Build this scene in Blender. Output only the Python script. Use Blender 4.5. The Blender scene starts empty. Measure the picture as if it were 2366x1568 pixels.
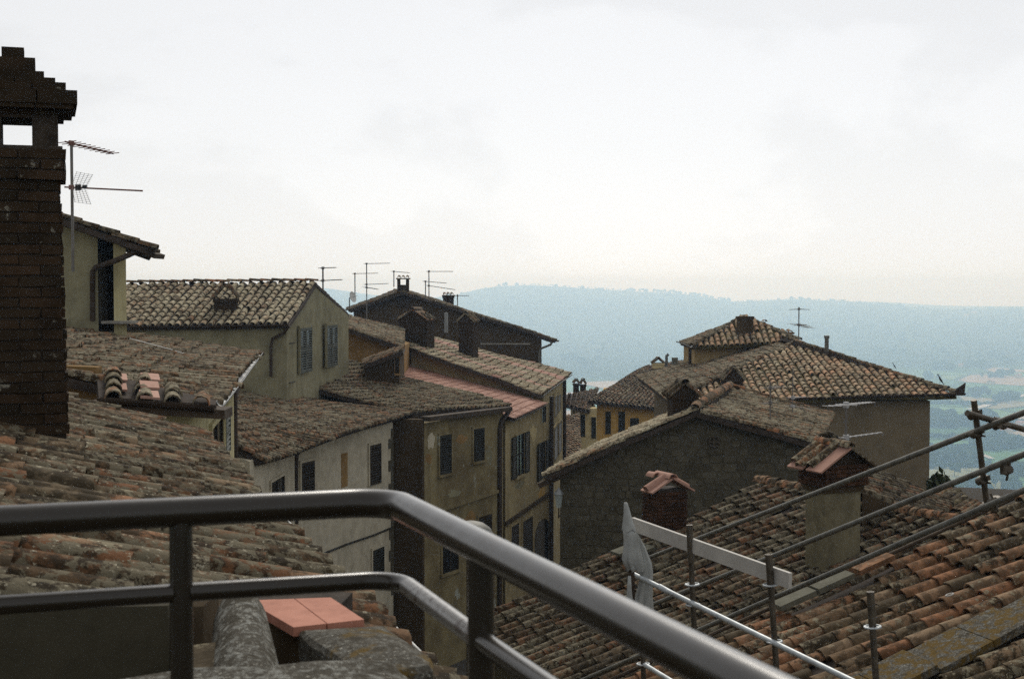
import bpy, math, random
import numpy as np
from mathutils import Vector, Matrix, noise

R = math.radians
scene = bpy.context.scene
COL = scene.collection
rng = random.Random(11)

# ------------------------------------------------------------------ camera, sky, sun, exposure
W, H = 2366.0, 1568.0            # units in which directions from the terrace were measured
FOC = 50.0 / 36.0 * W
TILT = R(2.25)

cam_d = bpy.data.cameras.new('camera')
cam_d.lens = 50.0; cam_d.sensor_width = 36.0; cam_d.sensor_fit = 'HORIZONTAL'
cam_d.clip_start = 0.05; cam_d.clip_end = 40000
cam_d.dof.use_dof = True; cam_d.dof.focus_distance = 26.0; cam_d.dof.aperture_fstop = 11.0
cam = bpy.data.objects.new('camera', cam_d); COL.objects.link(cam)
cam.location = (0, 0, 0); cam.rotation_euler = (R(90) - TILT, 0, 0)
scene.camera = cam

SUN_EL, SUN_AZ = R(40), R(6)    # azimuth clockwise from +Y (straight ahead)
world = bpy.data.worlds.new('World'); scene.world = world; world.use_nodes = True
wt = world.node_tree; wn = wt.nodes; wl = wt.links
wn.clear()
wout = wn.new('ShaderNodeOutputWorld'); bg = wn.new('ShaderNodeBackground')
bg.inputs['Strength'].default_value = 0.12
sky = wn.new('ShaderNodeTexSky'); sky.sky_type = 'NISHITA'; sky.sun_disc = False
sky.sun_elevation = SUN_EL; sky.sun_rotation = SUN_AZ
sky.altitude = 400; sky.air_density = 1.0; sky.dust_density = 1.0; sky.ozone_density = 1.0
tc = wn.new('ShaderNodeTexCoord')
def wmath(op, a, b=None, c=None, clamp=False):
    n = wn.new('ShaderNodeMath'); n.operation = op; n.use_clamp = clamp
    for i, x in enumerate((a, b, c)):
        if x is None: continue
        if isinstance(x, (int, float)): n.inputs[i].default_value = x
        else: wl.new(x, n.inputs[i])
    return n.outputs[0]
# thin bright cloud: the sky's own luminance without its blue, plus cumulus heads lit from behind
lum = wn.new('ShaderNodeRGBToBW'); wl.new(sky.outputs[0], lum.inputs[0])
mp = wn.new('ShaderNodeMapping'); wl.new(tc.outputs['Generated'], mp.inputs['Vector'])
mp.inputs['Scale'].default_value = (1.0, 1.0, 2.1); mp.inputs['Location'].default_value = (0.35, 0.1, 0.0)
cn = wn.new('ShaderNodeTexNoise'); cn.inputs['Scale'].default_value = 3.4; cn.inputs['Detail'].default_value = 9.0
cn.inputs['Roughness'].default_value = 0.56; cn.inputs['Distortion'].default_value = 0.25
wl.new(mp.outputs[0], cn.inputs['Vector'])
cr = wn.new('ShaderNodeMapRange'); cr.interpolation_type = 'SMOOTHSTEP'
cr.inputs[1].default_value = 0.53; cr.inputs[2].default_value = 0.605
def head(az_, el_, size, gain):      # where a cumulus head stands: noise is lifted round that direction
    d = (math.sin(R(az_)) * math.cos(R(el_)), math.cos(R(az_)) * math.cos(R(el_)), math.sin(R(el_)))
    v = wn.new('ShaderNodeVectorMath'); v.operation = 'DISTANCE'
    wl.new(tc.outputs['Generated'], v.inputs[0]); v.inputs[1].default_value = d
    m = wn.new('ShaderNodeMapRange'); m.interpolation_type = 'SMOOTHSTEP'
    wl.new(v.outputs['Value'], m.inputs[0]); m.inputs[1].default_value = 0.0; m.inputs[2].default_value = size
    m.inputs[3].default_value = gain; m.inputs[4].default_value = 0.0
    return m.outputs[0]
nz = cn.outputs[0]
for h in ((-9, 8.5, .17, .13), (-15, 6.5, .10, .08), (-2, 5.5, .15, .08), (4, 5.5, .13, .11), (10, 4, .12, .06), (17, 1.5, .10, .06), (-60, 20, .5, .06), (70, 24, .5, .06), (180, 25, .9, .05)):
    nz = wmath('ADD', nz, head(*h))
wl.new(nz, cr.inputs[0])
cn2 = wn.new('ShaderNodeTexNoise'); cn2.inputs['Scale'].default_value = 6.0; cn2.inputs['Detail'].default_value = 5.0
wl.new(mp.outputs[0], cn2.inputs['Vector'])
shade = wmath('MULTIPLY_ADD', cn2.outputs[0], 0.06, 0.97)
cl = wmath('MULTIPLY', wmath('MULTIPLY_ADD', cr.outputs[0], 0.062, 0.945), shade)
base = wmath('MULTIPLY', wmath('POWER', lum.outputs[0], 0.22), 3.16)
cloudlum = wmath('MULTIPLY', base, cl)
comb = wn.new('ShaderNodeCombineColor')
wl.new(wmath('MULTIPLY', cloudlum, 0.99), comb.inputs[0]); wl.new(wmath('MULTIPLY', cloudlum, 0.992), comb.inputs[1])
wl.new(wmath('MULTIPLY', cloudlum, 1.0), comb.inputs[2])
mixw = wn.new('ShaderNodeMix'); mixw.data_type = 'RGBA'
mixw.inputs[0].default_value = 0.96
wl.new(sky.outputs[0], mixw.inputs[6]); wl.new(comb.outputs[0], mixw.inputs[7])
wl.new(mixw.outputs[2], bg.inputs['Color']); wl.new(bg.outputs[0], wout.inputs[0])

sun_d = bpy.data.lights.new('sun', 'SUN'); sun_d.energy = 1.5; sun_d.angle = R(20); sun_d.color = (1.0, 0.94, 0.84)
sun = bpy.data.objects.new('sun', sun_d); COL.objects.link(sun); sun.location = (0, 0, 60)
sdir = Vector((math.sin(SUN_AZ) * math.cos(SUN_EL), math.cos(SUN_AZ) * math.cos(SUN_EL), math.sin(SUN_EL)))
sun.rotation_euler = sdir.to_track_quat('Z', 'Y').to_euler()

vs = scene.view_settings
vs.view_transform = 'Standard'; vs.look = 'None'; vs.gamma = 1.0; vs.use_curve_mapping = False
vs.exposure = 0.55
scene.display_settings.display_device = 'sRGB'
cy = scene.cycles
cy.max_bounces = 8; cy.diffuse_bounces = 3; cy.glossy_bounces = 3; cy.volume_bounces = 4
cy.use_denoising = False      # what grain is left at the full sample count suits the film photograph
cy.sample_clamp_indirect = 2.0

# ------------------------------------------------------------------ helpers: directions to points, objects, meshes
_ct, _st = math.cos(TILT), math.sin(TILT)
def at(u, v, d):
    x = (u - W / 2) / FOC; y = -(v - H / 2) / FOC
    D = Vector((x, _ct + y * _st, -_st + y * _ct))
    return D * (d / D.y)
def proj(p):
    y = p[1] * _st + p[2] * _ct; zf = p[1] * _ct - p[2] * _st
    if zf < 0.1: return (-9999, -9999)
    return (W / 2 + p[0] / zf * FOC, H / 2 - y / zf * FOC)

ORI = {}
def thing(name, label, cat, loc, group=None, kind=None):
    o = bpy.data.objects.new(name, None); COL.objects.link(o)
    o.empty_display_size = 0.2
    o.location = loc; ORI[o.name] = Vector(loc)
    o['label'] = label; o['category'] = cat
    if group: o['group'] = group
    if kind: o['kind'] = kind
    return o
def tag(o, label, cat, group=None, kind=None):
    o['label'] = label; o['category'] = cat
    if group: o['group'] = group
    if kind: o['kind'] = kind
    return o
def link_mesh(name, me, parent=None, origin=None):
    o = bpy.data.objects.new(name, me); COL.objects.link(o)
    if parent is not None:
        o.parent = parent; ORI[o.name] = ORI[parent.name]
    else:
        org = Vector(origin) if origin is not None else Vector((0, 0, 0))
        o.location = org; ORI[o.name] = org
    return o

class MB:
    """collects boxes, tubes, prisms in world coordinates; build() links them as ONE mesh object"""
    def __init__(s): s.v = []; s.f = []; s.sm = []
    def add(s, vs, fs, smooth=False):
        n = len(s.v); s.v.extend([tuple(x) for x in vs])
        for f in fs: s.f.append(tuple(i + n for i in f)); s.sm.append(smooth)
    def box8(s, c):   # c: 4 bottom (ccw) + 4 top
        s.add(c, [(3, 2, 1, 0), (4, 5, 6, 7), (0, 1, 5, 4), (1, 2, 6, 5), (2, 3, 7, 6), (3, 0, 4, 7)])
    def obox(s, c, ax, ay, az, hx, hy, hz):
        c = Vector(c); ax = Vector(ax) * hx; ay = Vector(ay) * hy; az = Vector(az) * hz
        s.box8([c - ax - ay - az, c + ax - ay - az, c + ax + ay - az, c - ax + ay - az,
                c - ax - ay + az, c + ax - ay + az, c + ax + ay + az, c - ax + ay + az])
    def tube(s, pts, r, seg=8, cap=True, smooth=True):
        pts = [Vector(p) for p in pts]; n = len(pts)
        rs = r if isinstance(r, (list, tuple)) else [r] * n
        t0 = (pts[1] - pts[0]).normalized()
        a = Vector((0, 0, 1)) if abs(t0.z) < 0.9 else Vector((1, 0, 0))
        u = t0.cross(a).normalized(); vs = []
        for i, p in enumerate(pts):
            if i == 0: t = t0
            elif i == n - 1: t = (pts[-1] - pts[-2]).normalized()
            else: t = ((pts[i + 1] - p).normalized() + (p - pts[i - 1]).normalized()).normalized()
            u = (u - t * u.dot(t)).normalized(); w = t.cross(u)
            for k in range(seg):
                an = 2 * math.pi * k / seg
                vs.append(p + (u * math.cos(an) + w * math.sin(an)) * rs[i])
        fs = []
        for i in range(n - 1):
            for k in range(seg):
                k2 = (k + 1) % seg
                fs.append((i * seg + k, i * seg + k2, (i + 1) * seg + k2, (i + 1) * seg + k))
        s.add(vs, fs, smooth)
        if cap:
            s.add(vs[:seg], [tuple(range(seg - 1, -1, -1))]); s.add(vs[-seg:], [tuple(range(seg))])
    def prism(s, fp, zb, zt):
        n = len(fp)
        zt = zt if isinstance(zt, (list, tuple)) else [zt] * n
        zb = zb if isinstance(zb, (list, tuple)) else [zb] * n
        # make ccw
        A = sum(fp[i][0] * fp[(i + 1) % n][1] - fp[(i + 1) % n][0] * fp[i][1] for i in range(n))
        if A < 0: fp = fp[::-1]; zt = zt[::-1]; zb = zb[::-1]
        vs = [(p[0], p[1], zb[i]) for i, p in enumerate(fp)] + [(p[0], p[1], zt[i]) for i, p in enumerate(fp)]
        fs = [tuple(range(n - 1, -1, -1)), tuple(range(n, 2 * n))]
        fs += [(i, (i + 1) % n, n + (i + 1) % n, n + i) for i in range(n)]
        s.add(vs, fs)
    def lathe(s, c, prof, seg=16, smooth=True):
        c = Vector(c); vs = []; fs = []
        for r, z in prof:
            for k in range(seg):
                an = 2 * math.pi * k / seg
                vs.append(c + Vector((r * math.cos(an), r * math.sin(an), z)))
        for i in range(len(prof) - 1):
            for k in range(seg):
                k2 = (k + 1) % seg
                fs.append((i * seg + k, i * seg + k2, (i + 1) * seg + k2, (i + 1) * seg + k))
        s.add(vs, fs, smooth)
    def mesh(s, name, mat, org):
        me = bpy.data.meshes.new(name)
        me.from_pydata([(x[0] - org[0], x[1] - org[1], x[2] - org[2]) for x in s.v], [], s.f)
        if mat: me.materials.append(mat)
        if any(s.sm): me.polygons.foreach_set('use_smooth', s.sm)
        me.update(); return me
    def build(s, name, mat, parent=None, origin=None, label=None):
        org = ORI[parent.name] if parent is not None else Vector(origin if origin is not None else (0, 0, 0))
        o = link_mesh(name, s.mesh(name, mat, org), parent, org)
        if label: o['label'] = label
        return o

# ------------------------------------------------------------------ materials
class NT:
    def __init__(s, name, rough=0.9, spec=0.2, metal=0.0):
        s.m = bpy.data.materials.new(name); s.m.use_nodes = True
        s.t = s.m.node_tree; s.n = s.t.nodes; s.l = s.t.links
        s.b = s.n['Principled BSDF']
        s.b.inputs['Roughness'].default_value = rough; s.b.inputs['Metallic'].default_value = metal
        s.b.inputs['Specular IOR Level'].default_value = spec
        g = s.n.new('ShaderNodeNewGeometry'); s.pos = g.outputs['Position']; s.nor = g.outputs['Normal']
    def noise(s, scale, detail=4, rough=0.6, vec=None, stretch=None, dist=0.0):
        n = s.n.new('ShaderNodeTexNoise'); n.inputs['Scale'].default_value = scale
        n.inputs['Detail'].default_value = detail; n.inputs['Roughness'].default_value = rough
        n.inputs['Distortion'].default_value = dist
        v = vec or s.pos
        if stretch:
            m = s.n.new('ShaderNodeMapping'); m.inputs['Scale'].default_value = stretch
            s.l.new(v, m.inputs['Vector']); v = m.outputs[0]
        s.l.new(v, n.inputs['Vector']); return n.outputs['Fac']
    def voro(s, scale, stretch=None, out='Color', feature='F1', rot=None):
        n = s.n.new('ShaderNodeTexVoronoi'); n.inputs['Scale'].default_value = scale; n.feature = feature
        m = s.n.new('ShaderNodeMapping'); m.inputs['Scale'].default_value = stretch or (1, 1, 1)
        if rot: m.inputs['Rotation'].default_value = rot
        s.l.new(s.pos, m.inputs['Vector']); s.l.new(m.outputs[0], n.inputs['Vector'])
        return n.outputs[out]
    def rng(s, x, a, b, c=0.0, d=1.0, smooth=True):
        n = s.n.new('ShaderNodeMapRange'); n.interpolation_type = 'SMOOTHSTEP' if smooth else 'LINEAR'
        s.l.new(x, n.inputs[0])
        for i, k in zip((1, 2, 3, 4), (a, b, c, d)): n.inputs[i].default_value = k
        return n.outputs[0]
    def math(s, op, a, b=None, clamp=False):
        n = s.n.new('ShaderNodeMath'); n.operation = op; n.use_clamp = clamp
        for i, x in enumerate((a, b)):
            if x is None: continue
            if isinstance(x, (int, float)): n.inputs[i].default_value = x
            else: s.l.new(x, n.inputs[i])
        return n.outputs[0]
    def mix(s, f, a, b, mode='MIX'):
        n = s.n.new('ShaderNodeMix'); n.data_type = 'RGBA'; n.blend_type = mode
        for i, x in ((0, f), (6, a), (7, b)):
            if isinstance(x, (int, float)): n.inputs[i].default_value = x
            elif isinstance(x, tuple): n.inputs[i].default_value = (*x, 1.0)
            else: s.l.new(x, n.inputs[i])
        return n.outputs[2]
    def ramp(s, f, stops):
        n = s.n.new('ShaderNodeValToRGB'); e = n.color_ramp.elements
        while len(e) < len(stops): e.new(0.5)
        for k, (p, c) in zip(e, stops): k.position = p; k.color = (*c, 1.0)
        s.l.new(f, n.inputs[0]); return n.outputs[0]
    def attr(s, name):
        n = s.n.new('ShaderNodeAttribute'); n.attribute_name = name; return n.outputs['Fac']
    def sep(s, v):
        n = s.n.new('ShaderNodeSeparateXYZ'); s.l.new(v, n.inputs[0]); return n.outputs
    def bump(s, h, strength=0.4, dist=0.02):
        n = s.n.new('ShaderNodeBump'); n.inputs['Strength'].default_value = strength
        n.inputs['Distance'].default_value = dist
        s.l.new(h, n.inputs['Height']); s.l.new(n.outputs[0], s.b.inputs['Normal'])
    olive = None
    def color(s, c):
        if s.olive and not isinstance(c, tuple): c = s.mix(1.0, c, s.olive, 'MULTIPLY')
        if isinstance(c, tuple): s.b.inputs['Base Color'].default_value = (*c, 1.0)
        else: s.l.new(c, s.b.inputs['Base Color'])
        return s.m

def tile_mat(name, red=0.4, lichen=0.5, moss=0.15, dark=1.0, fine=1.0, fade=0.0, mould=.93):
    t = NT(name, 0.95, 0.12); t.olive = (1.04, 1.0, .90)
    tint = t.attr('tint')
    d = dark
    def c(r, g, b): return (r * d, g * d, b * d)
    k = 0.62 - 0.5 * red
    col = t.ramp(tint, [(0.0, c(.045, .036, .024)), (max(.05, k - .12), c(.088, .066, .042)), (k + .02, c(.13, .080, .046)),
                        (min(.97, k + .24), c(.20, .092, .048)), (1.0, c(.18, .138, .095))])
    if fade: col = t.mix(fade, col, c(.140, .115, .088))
    big = t.noise(1.1, 4, 0.6)
    n1 = t.noise(9 * fine, 5, 0.65)
    col = t.mix(t.rng(n1, .40, .57, 0, mould), col, c(.024, .019, .012))            # soot and black mould
    n2 = t.noise(11 * fine, 6, 0.72, dist=0.4)
    g = .68 - .24 * lichen
    n2b = t.math('ADD', n2, t.math('MULTIPLY', t.math('SUBTRACT', big, .5), .35))
    col = t.mix(t.rng(n2b, g, g + .07, 0, .9), col, c(.165, .150, .112))         # grey lichen
    n3 = t.noise(30 * fine, 4, 0.7)
    g3 = .74 - .17 * lichen
    n3b = t.math('ADD', n3, t.math('MULTIPLY', t.math('SUBTRACT', big, .5), .25))
    col = t.mix(t.rng(n3b, g3, g3 + .06, 0, .9), col, c(.37, .35, .285))           # pale lichen spots
    n4 = t.noise(4.2, 5, 0.7, dist=0.6)
    g4 = .72 - .26 * moss
    mc = t.mix(t.rng(t.noise(24, 4, .7), .35, .65), c(.085, .062, .018), c(.05, .045, .018))
    col = t.mix(t.rng(n4, g4, g4 + .13, 0, .8), col, mc)          # yellow moss
    hh = t.math('ADD', t.noise(60, 4, 0.7), t.math('MULTIPLY', n2, 1.4))
    t.bump(hh, 0.55, 0.012)
    return t.color(col)

def plaster_mat(name, base, dirt, amount=0.5, scale=0.7, spots=0.0, spotcol=(.3, .3, .28), streak=0.5):
    t = NT(name, 0.95, 0.1); t.olive = (1.0, 1.0, .91)
    n1 = t.noise(scale, 6, 0.65); n2 = t.noise(scale * 4, 5, 0.7)
    st = t.noise(1.6, 4, 0.6, stretch=(1.3, 1.3, 0.12))
    f = t.math('MULTIPLY', t.rng(n1, .35, .70), amount, True)
    col = t.mix(f, base, dirt)
    col = t.mix(t.math('MULTIPLY', t.rng(st, .5, .72), streak * .95, True), col, dirt)
    col = t.mix(t.rng(n2, .40, .70, 0, .42), col, tuple(x * .5 for x in base))
    col = t.mix(t.rng(t.noise(scale * 1.7, 7, .72, dist=.8), .58, .63, 0, .38), col, tuple(min(.8, x * 1.25) for x in base))
    if spots:
        n5 = t.noise(1.05, 5, 0.65, dist=0.5)
        col = t.mix(t.rng(n5, .68 - .12 * spots, .72 - .12 * spots, 0, .8), col, spotcol)
    t.bump(t.noise(26, 5, 0.7), 0.35, 0.01)
    return t.color(col)

def simple_mat(name, base, rough=0.8, metal=0.0, spec=0.25, var=0.25, scale=6, bump=0.1):
    t = NT(name, rough, spec, metal)
    n = t.noise(scale, 5, 0.65)
    col = t.mix(t.rng(n, .3, .72), tuple(min(1, x * (1 + var)) for x in base), tuple(x * (1 - var) for x in base))
    if bump: t.bump(t.noise(scale * 6, 4, 0.7), bump, 0.008)
    return t.color(col)

def tint_mat(name, stops, lichen=0.0, fine=1.0, rough=0.95):
    t = NT(name, rough, 0.12); t.olive = (1.0, 1.0, .91)
    col = t.ramp(t.attr('tint'), stops)
    n = t.noise(12 * fine, 5, 0.7)
    dk = t.noise(5 * fine, 5, .65)
    col = t.mix(t.rng(dk, .42, .7, 0, .6), col, tuple(x * .45 for x in stops[0][1]))
    if lichen: col = t.mix(t.rng(n, .70 - .2 * lichen, .78 - .2 * lichen, 0, .75), col, (.24, .23, .205))
    t.bump(t.noise(45 * fine, 4, .7), .5, .012)
    return t.color(col)

M = {}
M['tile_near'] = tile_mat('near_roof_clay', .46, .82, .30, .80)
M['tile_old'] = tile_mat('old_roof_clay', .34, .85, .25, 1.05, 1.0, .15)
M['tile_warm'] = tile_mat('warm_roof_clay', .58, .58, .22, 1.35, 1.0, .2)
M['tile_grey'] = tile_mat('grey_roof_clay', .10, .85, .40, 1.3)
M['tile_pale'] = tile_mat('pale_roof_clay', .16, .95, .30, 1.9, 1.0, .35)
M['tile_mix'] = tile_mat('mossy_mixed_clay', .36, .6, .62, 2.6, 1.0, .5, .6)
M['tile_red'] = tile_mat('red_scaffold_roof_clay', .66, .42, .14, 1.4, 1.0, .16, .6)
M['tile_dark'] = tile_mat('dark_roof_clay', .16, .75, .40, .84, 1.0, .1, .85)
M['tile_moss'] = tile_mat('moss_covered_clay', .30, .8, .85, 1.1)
def new_tile():
    t = NT('new_terracotta', .9, .15)
    col = t.ramp(t.attr('tint'), [(0, (.32, .18, .135)), (.5, (.43, .26, .20)), (1, (.52, .33, .26))])
    col = t.mix(t.rng(t.noise(7, 5, .7), .5, .75, 0, .5), col, (.16, .10, .075))
    t.bump(t.noise(40, 4, .7), .2, .006)
    return t.color(col)
M['tile_new'] = new_tile()
M['ridge_clay'] = tile_mat('orange_ridge_clay', .85, .35, .2, 1.35)
M['deck'] = simple_mat('roof_deck_clay', (.045, .034, .026), .95, var=.4, scale=8, bump=.4)
M['deck_moss'] = simple_mat('mossy_roof_pans', (.085, .070, .026), .95, var=.5, scale=3, bump=.4)
M['brick'] = tint_mat('old_brick', [(0, (.026, .020, .014)), (.5, (.038, .026, .017)), (1, (.054, .033, .021))], .40, .8)
M['brick_red'] = tint_mat('red_brick', [(0, (.040, .022, .014)), (.5, (.062, .032, .019)), (1, (.092, .044, .025))], .15, 1)
M['mortar'] = simple_mat('dark_mortar', (.042, .033, .025), .95, var=.4, scale=14, bump=.4)
M['stone'] = tint_mat('rubble_stone', [(0, (.084, .074, .056)), (.5, (.098, .088, .068)), (1, (.122, .110, .086))], .25, .7)
M['stone_wall'] = plaster_mat('stone_wall_mortar', (.105, .094, .072), (.07, .062, .046), .8, 1.2)
M['pl_yellow'] = plaster_mat('pale_yellow_plaster', (.50, .45, .28), (.25, .22, .14), .45)
M['pl_cream'] = plaster_mat('cream_plaster', (.58, .48, .28), (.32, .26, .15), .4)
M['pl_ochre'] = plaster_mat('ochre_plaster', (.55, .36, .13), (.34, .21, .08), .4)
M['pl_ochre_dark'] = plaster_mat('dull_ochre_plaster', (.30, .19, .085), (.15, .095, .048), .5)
M['pl_white'] = plaster_mat('dirty_white_plaster', (.54, .49, .41), (.34, .30, .235), .5)
M['pl_grey'] = plaster_mat('grey_green_plaster', (.27, .25, .175), (.14, .125, .085), .55)
M['pl_brown'] = plaster_mat('weathered_brown_plaster', (.27, .225, .132), (.115, .086, .050), .9, .55, .5, (.36, .38, .36))
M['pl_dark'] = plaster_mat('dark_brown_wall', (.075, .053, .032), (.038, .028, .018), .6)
M['pl_tan'] = plaster_mat('tan_plaster', (.40, .33, .20), (.22, .17, .10), .5, .6, .2, (.26, .26, .25))
M['pl_taupe'] = plaster_mat('taupe_plaster', (.20, .16, .11), (.13, .102, .07), .45, .5)
M['pl_tower'] = plaster_mat('tower_plaster', (.40, .30, .165), (.24, .175, .095), .4)
M['pl_stack'] = plaster_mat('chimney_render', (.22, .195, .135), (.10, .085, .058), .7, 1.6)
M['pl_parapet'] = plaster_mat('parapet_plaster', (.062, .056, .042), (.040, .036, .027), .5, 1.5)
M['shutter'] = simple_mat('dark_green_shutter_paint', (.020, .019, .012), .6, var=.3)
M['shutter_grey'] = simple_mat('grey_green_shutter_paint', (.070, .078, .064), .7, var=.25)
M['shutter_brown'] = simple_mat('brown_shutter_paint', (.030, .022, .013), .7, var=.3)
M['glass'] = simple_mat('dark_window_glass', (.012, .013, .014), .12, spec=.5, var=.1, bump=0)
M['frame_dull'] = simple_mat('dull_window_surround', (.15, .12, .072), .9, var=.3)
M['frame_stone'] = simple_mat('stone_surround', (.21, .20, .175), .9, var=.25)
M['wood'] = simple_mat('old_dark_timber', (.055, .040, .026), .9, var=.35, bump=.3)
M['gutter'] = simple_mat('galvanised_gutter', (.20, .21, .21), .5, .4, .5, .25, 5, .05)
M['pipe_dark'] = simple_mat('dark_copper_downpipe', (.045, .032, .022), .7, .0, .2, .3, 4, .05)
M['cable'] = simple_mat('pale_cable_sheath', (.55, .55, .52), .6, var=.15, bump=0)
M['cable_dark'] = simple_mat('dark_cable_sheath', (.03, .027, .022), .7, var=.2, bump=0)
M['alu'] = simple_mat('antenna_aluminium', (.13, .12, .11), .6, .2, .5, .2, 4, 0)
M['alu_bright'] = simple_mat('bright_antenna_aluminium', (.34, .34, .34), .6, .1, .5, .15, 4, 0)
M['red_boom'] = simple_mat('antenna_boom_red', (.20, .10, .085), .6, .2, .4, .2, 4, 0)
M['plastic'] = simple_mat('black_plastic', (.02, .02, .022), .5, var=.1, bump=0)
M['steel_dark'] = simple_mat('weathered_scaffold_steel', (.075, .062, .044), .55, .35, .4, .4, 16, .25)
M['steel_zinc'] = simple_mat('galvanised_scaffold_tube', (.42, .45, .46), .5, .3, .5, .2, 8, .1)
M['steel_old'] = simple_mat('old_galvanised_tube', (.10, .098, .082), .6, .1, .45, .45, 12, .25)
M['plank'] = simple_mat('pale_scaffold_board', (.44, .42, .38), .7, var=.12, scale=5)
M['cloth'] = simple_mat('grey_white_parasol_cloth', (.32, .33, .315), .9, var=.12, scale=9, bump=.2)
M['concrete'] = tint_mat('lichen_concrete', [(0, (.12, .115, .095)), (1, (.15, .145, .12))], .5, .8)
M['bird'] = simple_mat('dark_feathers', (.03, .03, .033), .7, var=.3, scale=20)
M['leaf'] = simple_mat('dark_leaves', (.035, .045, .016), .8, var=.5, scale=5, bump=0)
M['bark'] = simple_mat('bark', (.05, .04, .03), .95, var=.3)
def rail_mat():
    t = NT('grey_enamel_handrail', .3, .12, .0)
    t.b.inputs['Coat Weight'].default_value = 1.0; t.b.inputs['Coat Roughness'].default_value = .24; t.b.inputs['Coat IOR'].default_value = 1.42
    n = t.noise(30, 5, .7)
    col = t.mix(t.rng(n, .55, .75, 0, .5), (.016, .012, .007), (.028, .018, .010))
    t.l.new(t.rng(t.noise(22, 4, .7), .3, .7, .30, .48), t.b.inputs['Roughness'])
    t.bump(t.noise(160, 3, .6), .05, .002)
    return t.color(col)
M['rail'] = rail_mat()
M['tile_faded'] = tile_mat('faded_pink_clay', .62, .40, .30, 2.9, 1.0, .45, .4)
def rail_worn():
    t = NT('worn_handrail_paint', .36, .8, .0)
    t.b.inputs['Coat Weight'].default_value = .5; t.b.inputs['Coat Roughness'].default_value = .25
    n = t.noise(38, 5, .75, dist=.8)
    f = t.rng(n, .52, .58, 0, 1)
    col = t.mix(f, (.10, .092, .08), (.045, .030, .022))
    t.l.new(t.math('SUBTRACT', .5, t.math('MULTIPLY', f, .5)), t.b.inputs['Coat Weight'])
    t.bump(n, .25, .003)
    return t.color(col)
M['rail_worn'] = rail_worn()
def coping_mat(name, a=.95, yellow=.5):
    t = NT(name, .95, .1)
    col = t.mix(t.noise(6, 5, .7), (.10, .092, .075), (.055, .048, .036))
    n = t.noise(38, 7, .78, dist=.15)
    col = t.mix(t.rng(n, .49, .58, 0, a), col, (.25, .25, .225))
    col = t.mix(t.rng(t.noise(90, 5, .75), .58, .64, 0, .9), col, (.44, .43, .37))
    col = t.mix(t.rng(t.noise(13, 5, .7), .52, .62, 0, .8), col, (.05, .043, .030))
    n4 = t.noise(8, 7, .72, dist=.5)
    g = .68 - .12 * yellow
    yc = t.mix(t.noise(40, 4, .7), (.17, .10, .020), (.075, .055, .015))
    col = t.mix(t.rng(n4, g, g + .10, 0, .92), col, yc)
    t.bump(t.math('ADD', n, t.noise(80, 4, .7)), .7, .012)
    return t.color(col)
M['coping'] = coping_mat('lichen_covered_stone', .95, .1)
M['slab'] = coping_mat('slab_with_yellow_lichen', .40, 1.25)
M['mossy'] = coping_mat('mossy_flat_stone', .6, 1.8)
# ------------------------------------------------------------------ roof tiles
TILESETS = {}
def barrel(L, w0, w1, h, th, r, seg=6, inner=True):
    """half-round clay cover tile, lower (wide) end at y = 0; about 36 triangles"""
    ring = []
    jx = r.uniform(-.006, .006); jz = r.uniform(-.006, .006)
    def arc(w, hh, y, bow=0.0):
        o = []
        for k in range(seg + 1):
            a = math.pi * k / seg
            o.append((math.cos(a) * w / 2 + r.uniform(-.003, .003), y + r.uniform(-.006, .006), math.sin(a) * hh + r.uniform(-.003, .003)))
        return o
    A = arc(w0, h, 0.0); B = arc(w1, h * .88, L)
    B = [(x + jx, y, z + jz) for x, y, z in B]
    Ci = [(x * (1 - 2 * th / w0), y, max(0.0, z - th)) for x, y, z in A]
    Di = [(x * (1 - 2 * th / w1), y, max(0.0, z - th)) for x, y, z in B]
    vs = A + B + A + Ci
    n = seg + 1; fs = []; sm = []
    for k in range(seg):
        fs.append((k, k + 1, n + k + 1, n + k)); sm.append(True)
        fs.append((2 * n + k + 1, 2 * n + k, 3 * n + k, 3 * n + k + 1)); sm.append(False)
    if inner:
        vs = vs + Ci + Di
        for k in range(seg):
            fs.append((4 * n + k + 1, 4 * n + k, 5 * n + k, 5 * n + k + 1)); sm.append(True)
    return vs, fs, sm
def flat_tile(L, w, th, r):
    b = MB(); 
    b.obox((0, L / 2, th / 2), (1, 0, 0), (0, 1, 0), (0, 0, 1), w / 2, L / 2, th / 2)
    b.obox((w / 2 - .015, L / 2, th + .008), (1, 0, 0), (0, 1, 0), (0, 0, 1), .015, L / 2, .008)
    return b.v, b.f, [False] * len(b.f)
def tileset(matname, kind='barrel', dims=None, nvar=12):
    key = (matname, kind, dims)
    if key in TILESETS: return TILESETS[key]
    r = random.Random(hash(key[0]) % 1000 if False else sum(map(ord, matname)) + len(kind))
    L, w0, w1, h = dims or (.46, .185, .15, .082)
    out = []
    for i in range(nvar):
        if kind == 'barrel':
            s = r.uniform(.95, 1.05)
            vs, fs, sm = barrel(L * r.uniform(.97, 1.03), w0 * s, w1 * s, h * r.uniform(.9, 1.1), .015, r)
        else:
            vs, fs, sm = flat_tile(L, w0, .025, r)
        me = bpy.data.meshes.new('tile'); me.from_pydata(vs, [], fs); me.materials.append(M[matname])
        me.polygons.foreach_set('use_smooth', sm)
        at_ = me.attributes.new('tint', 'FLOAT', 'POINT')
        tv = (i + .5) / nvar; tv = min(1, max(0, tv + r.uniform(-.05, .05)))
        at_.data.foreach_set('value', [tv] * len(vs)); me.update()
        out.append((me, np.array(vs, dtype=np.float32), fs, sm, tv))
    TILESETS[key] = out
    return out

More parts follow.
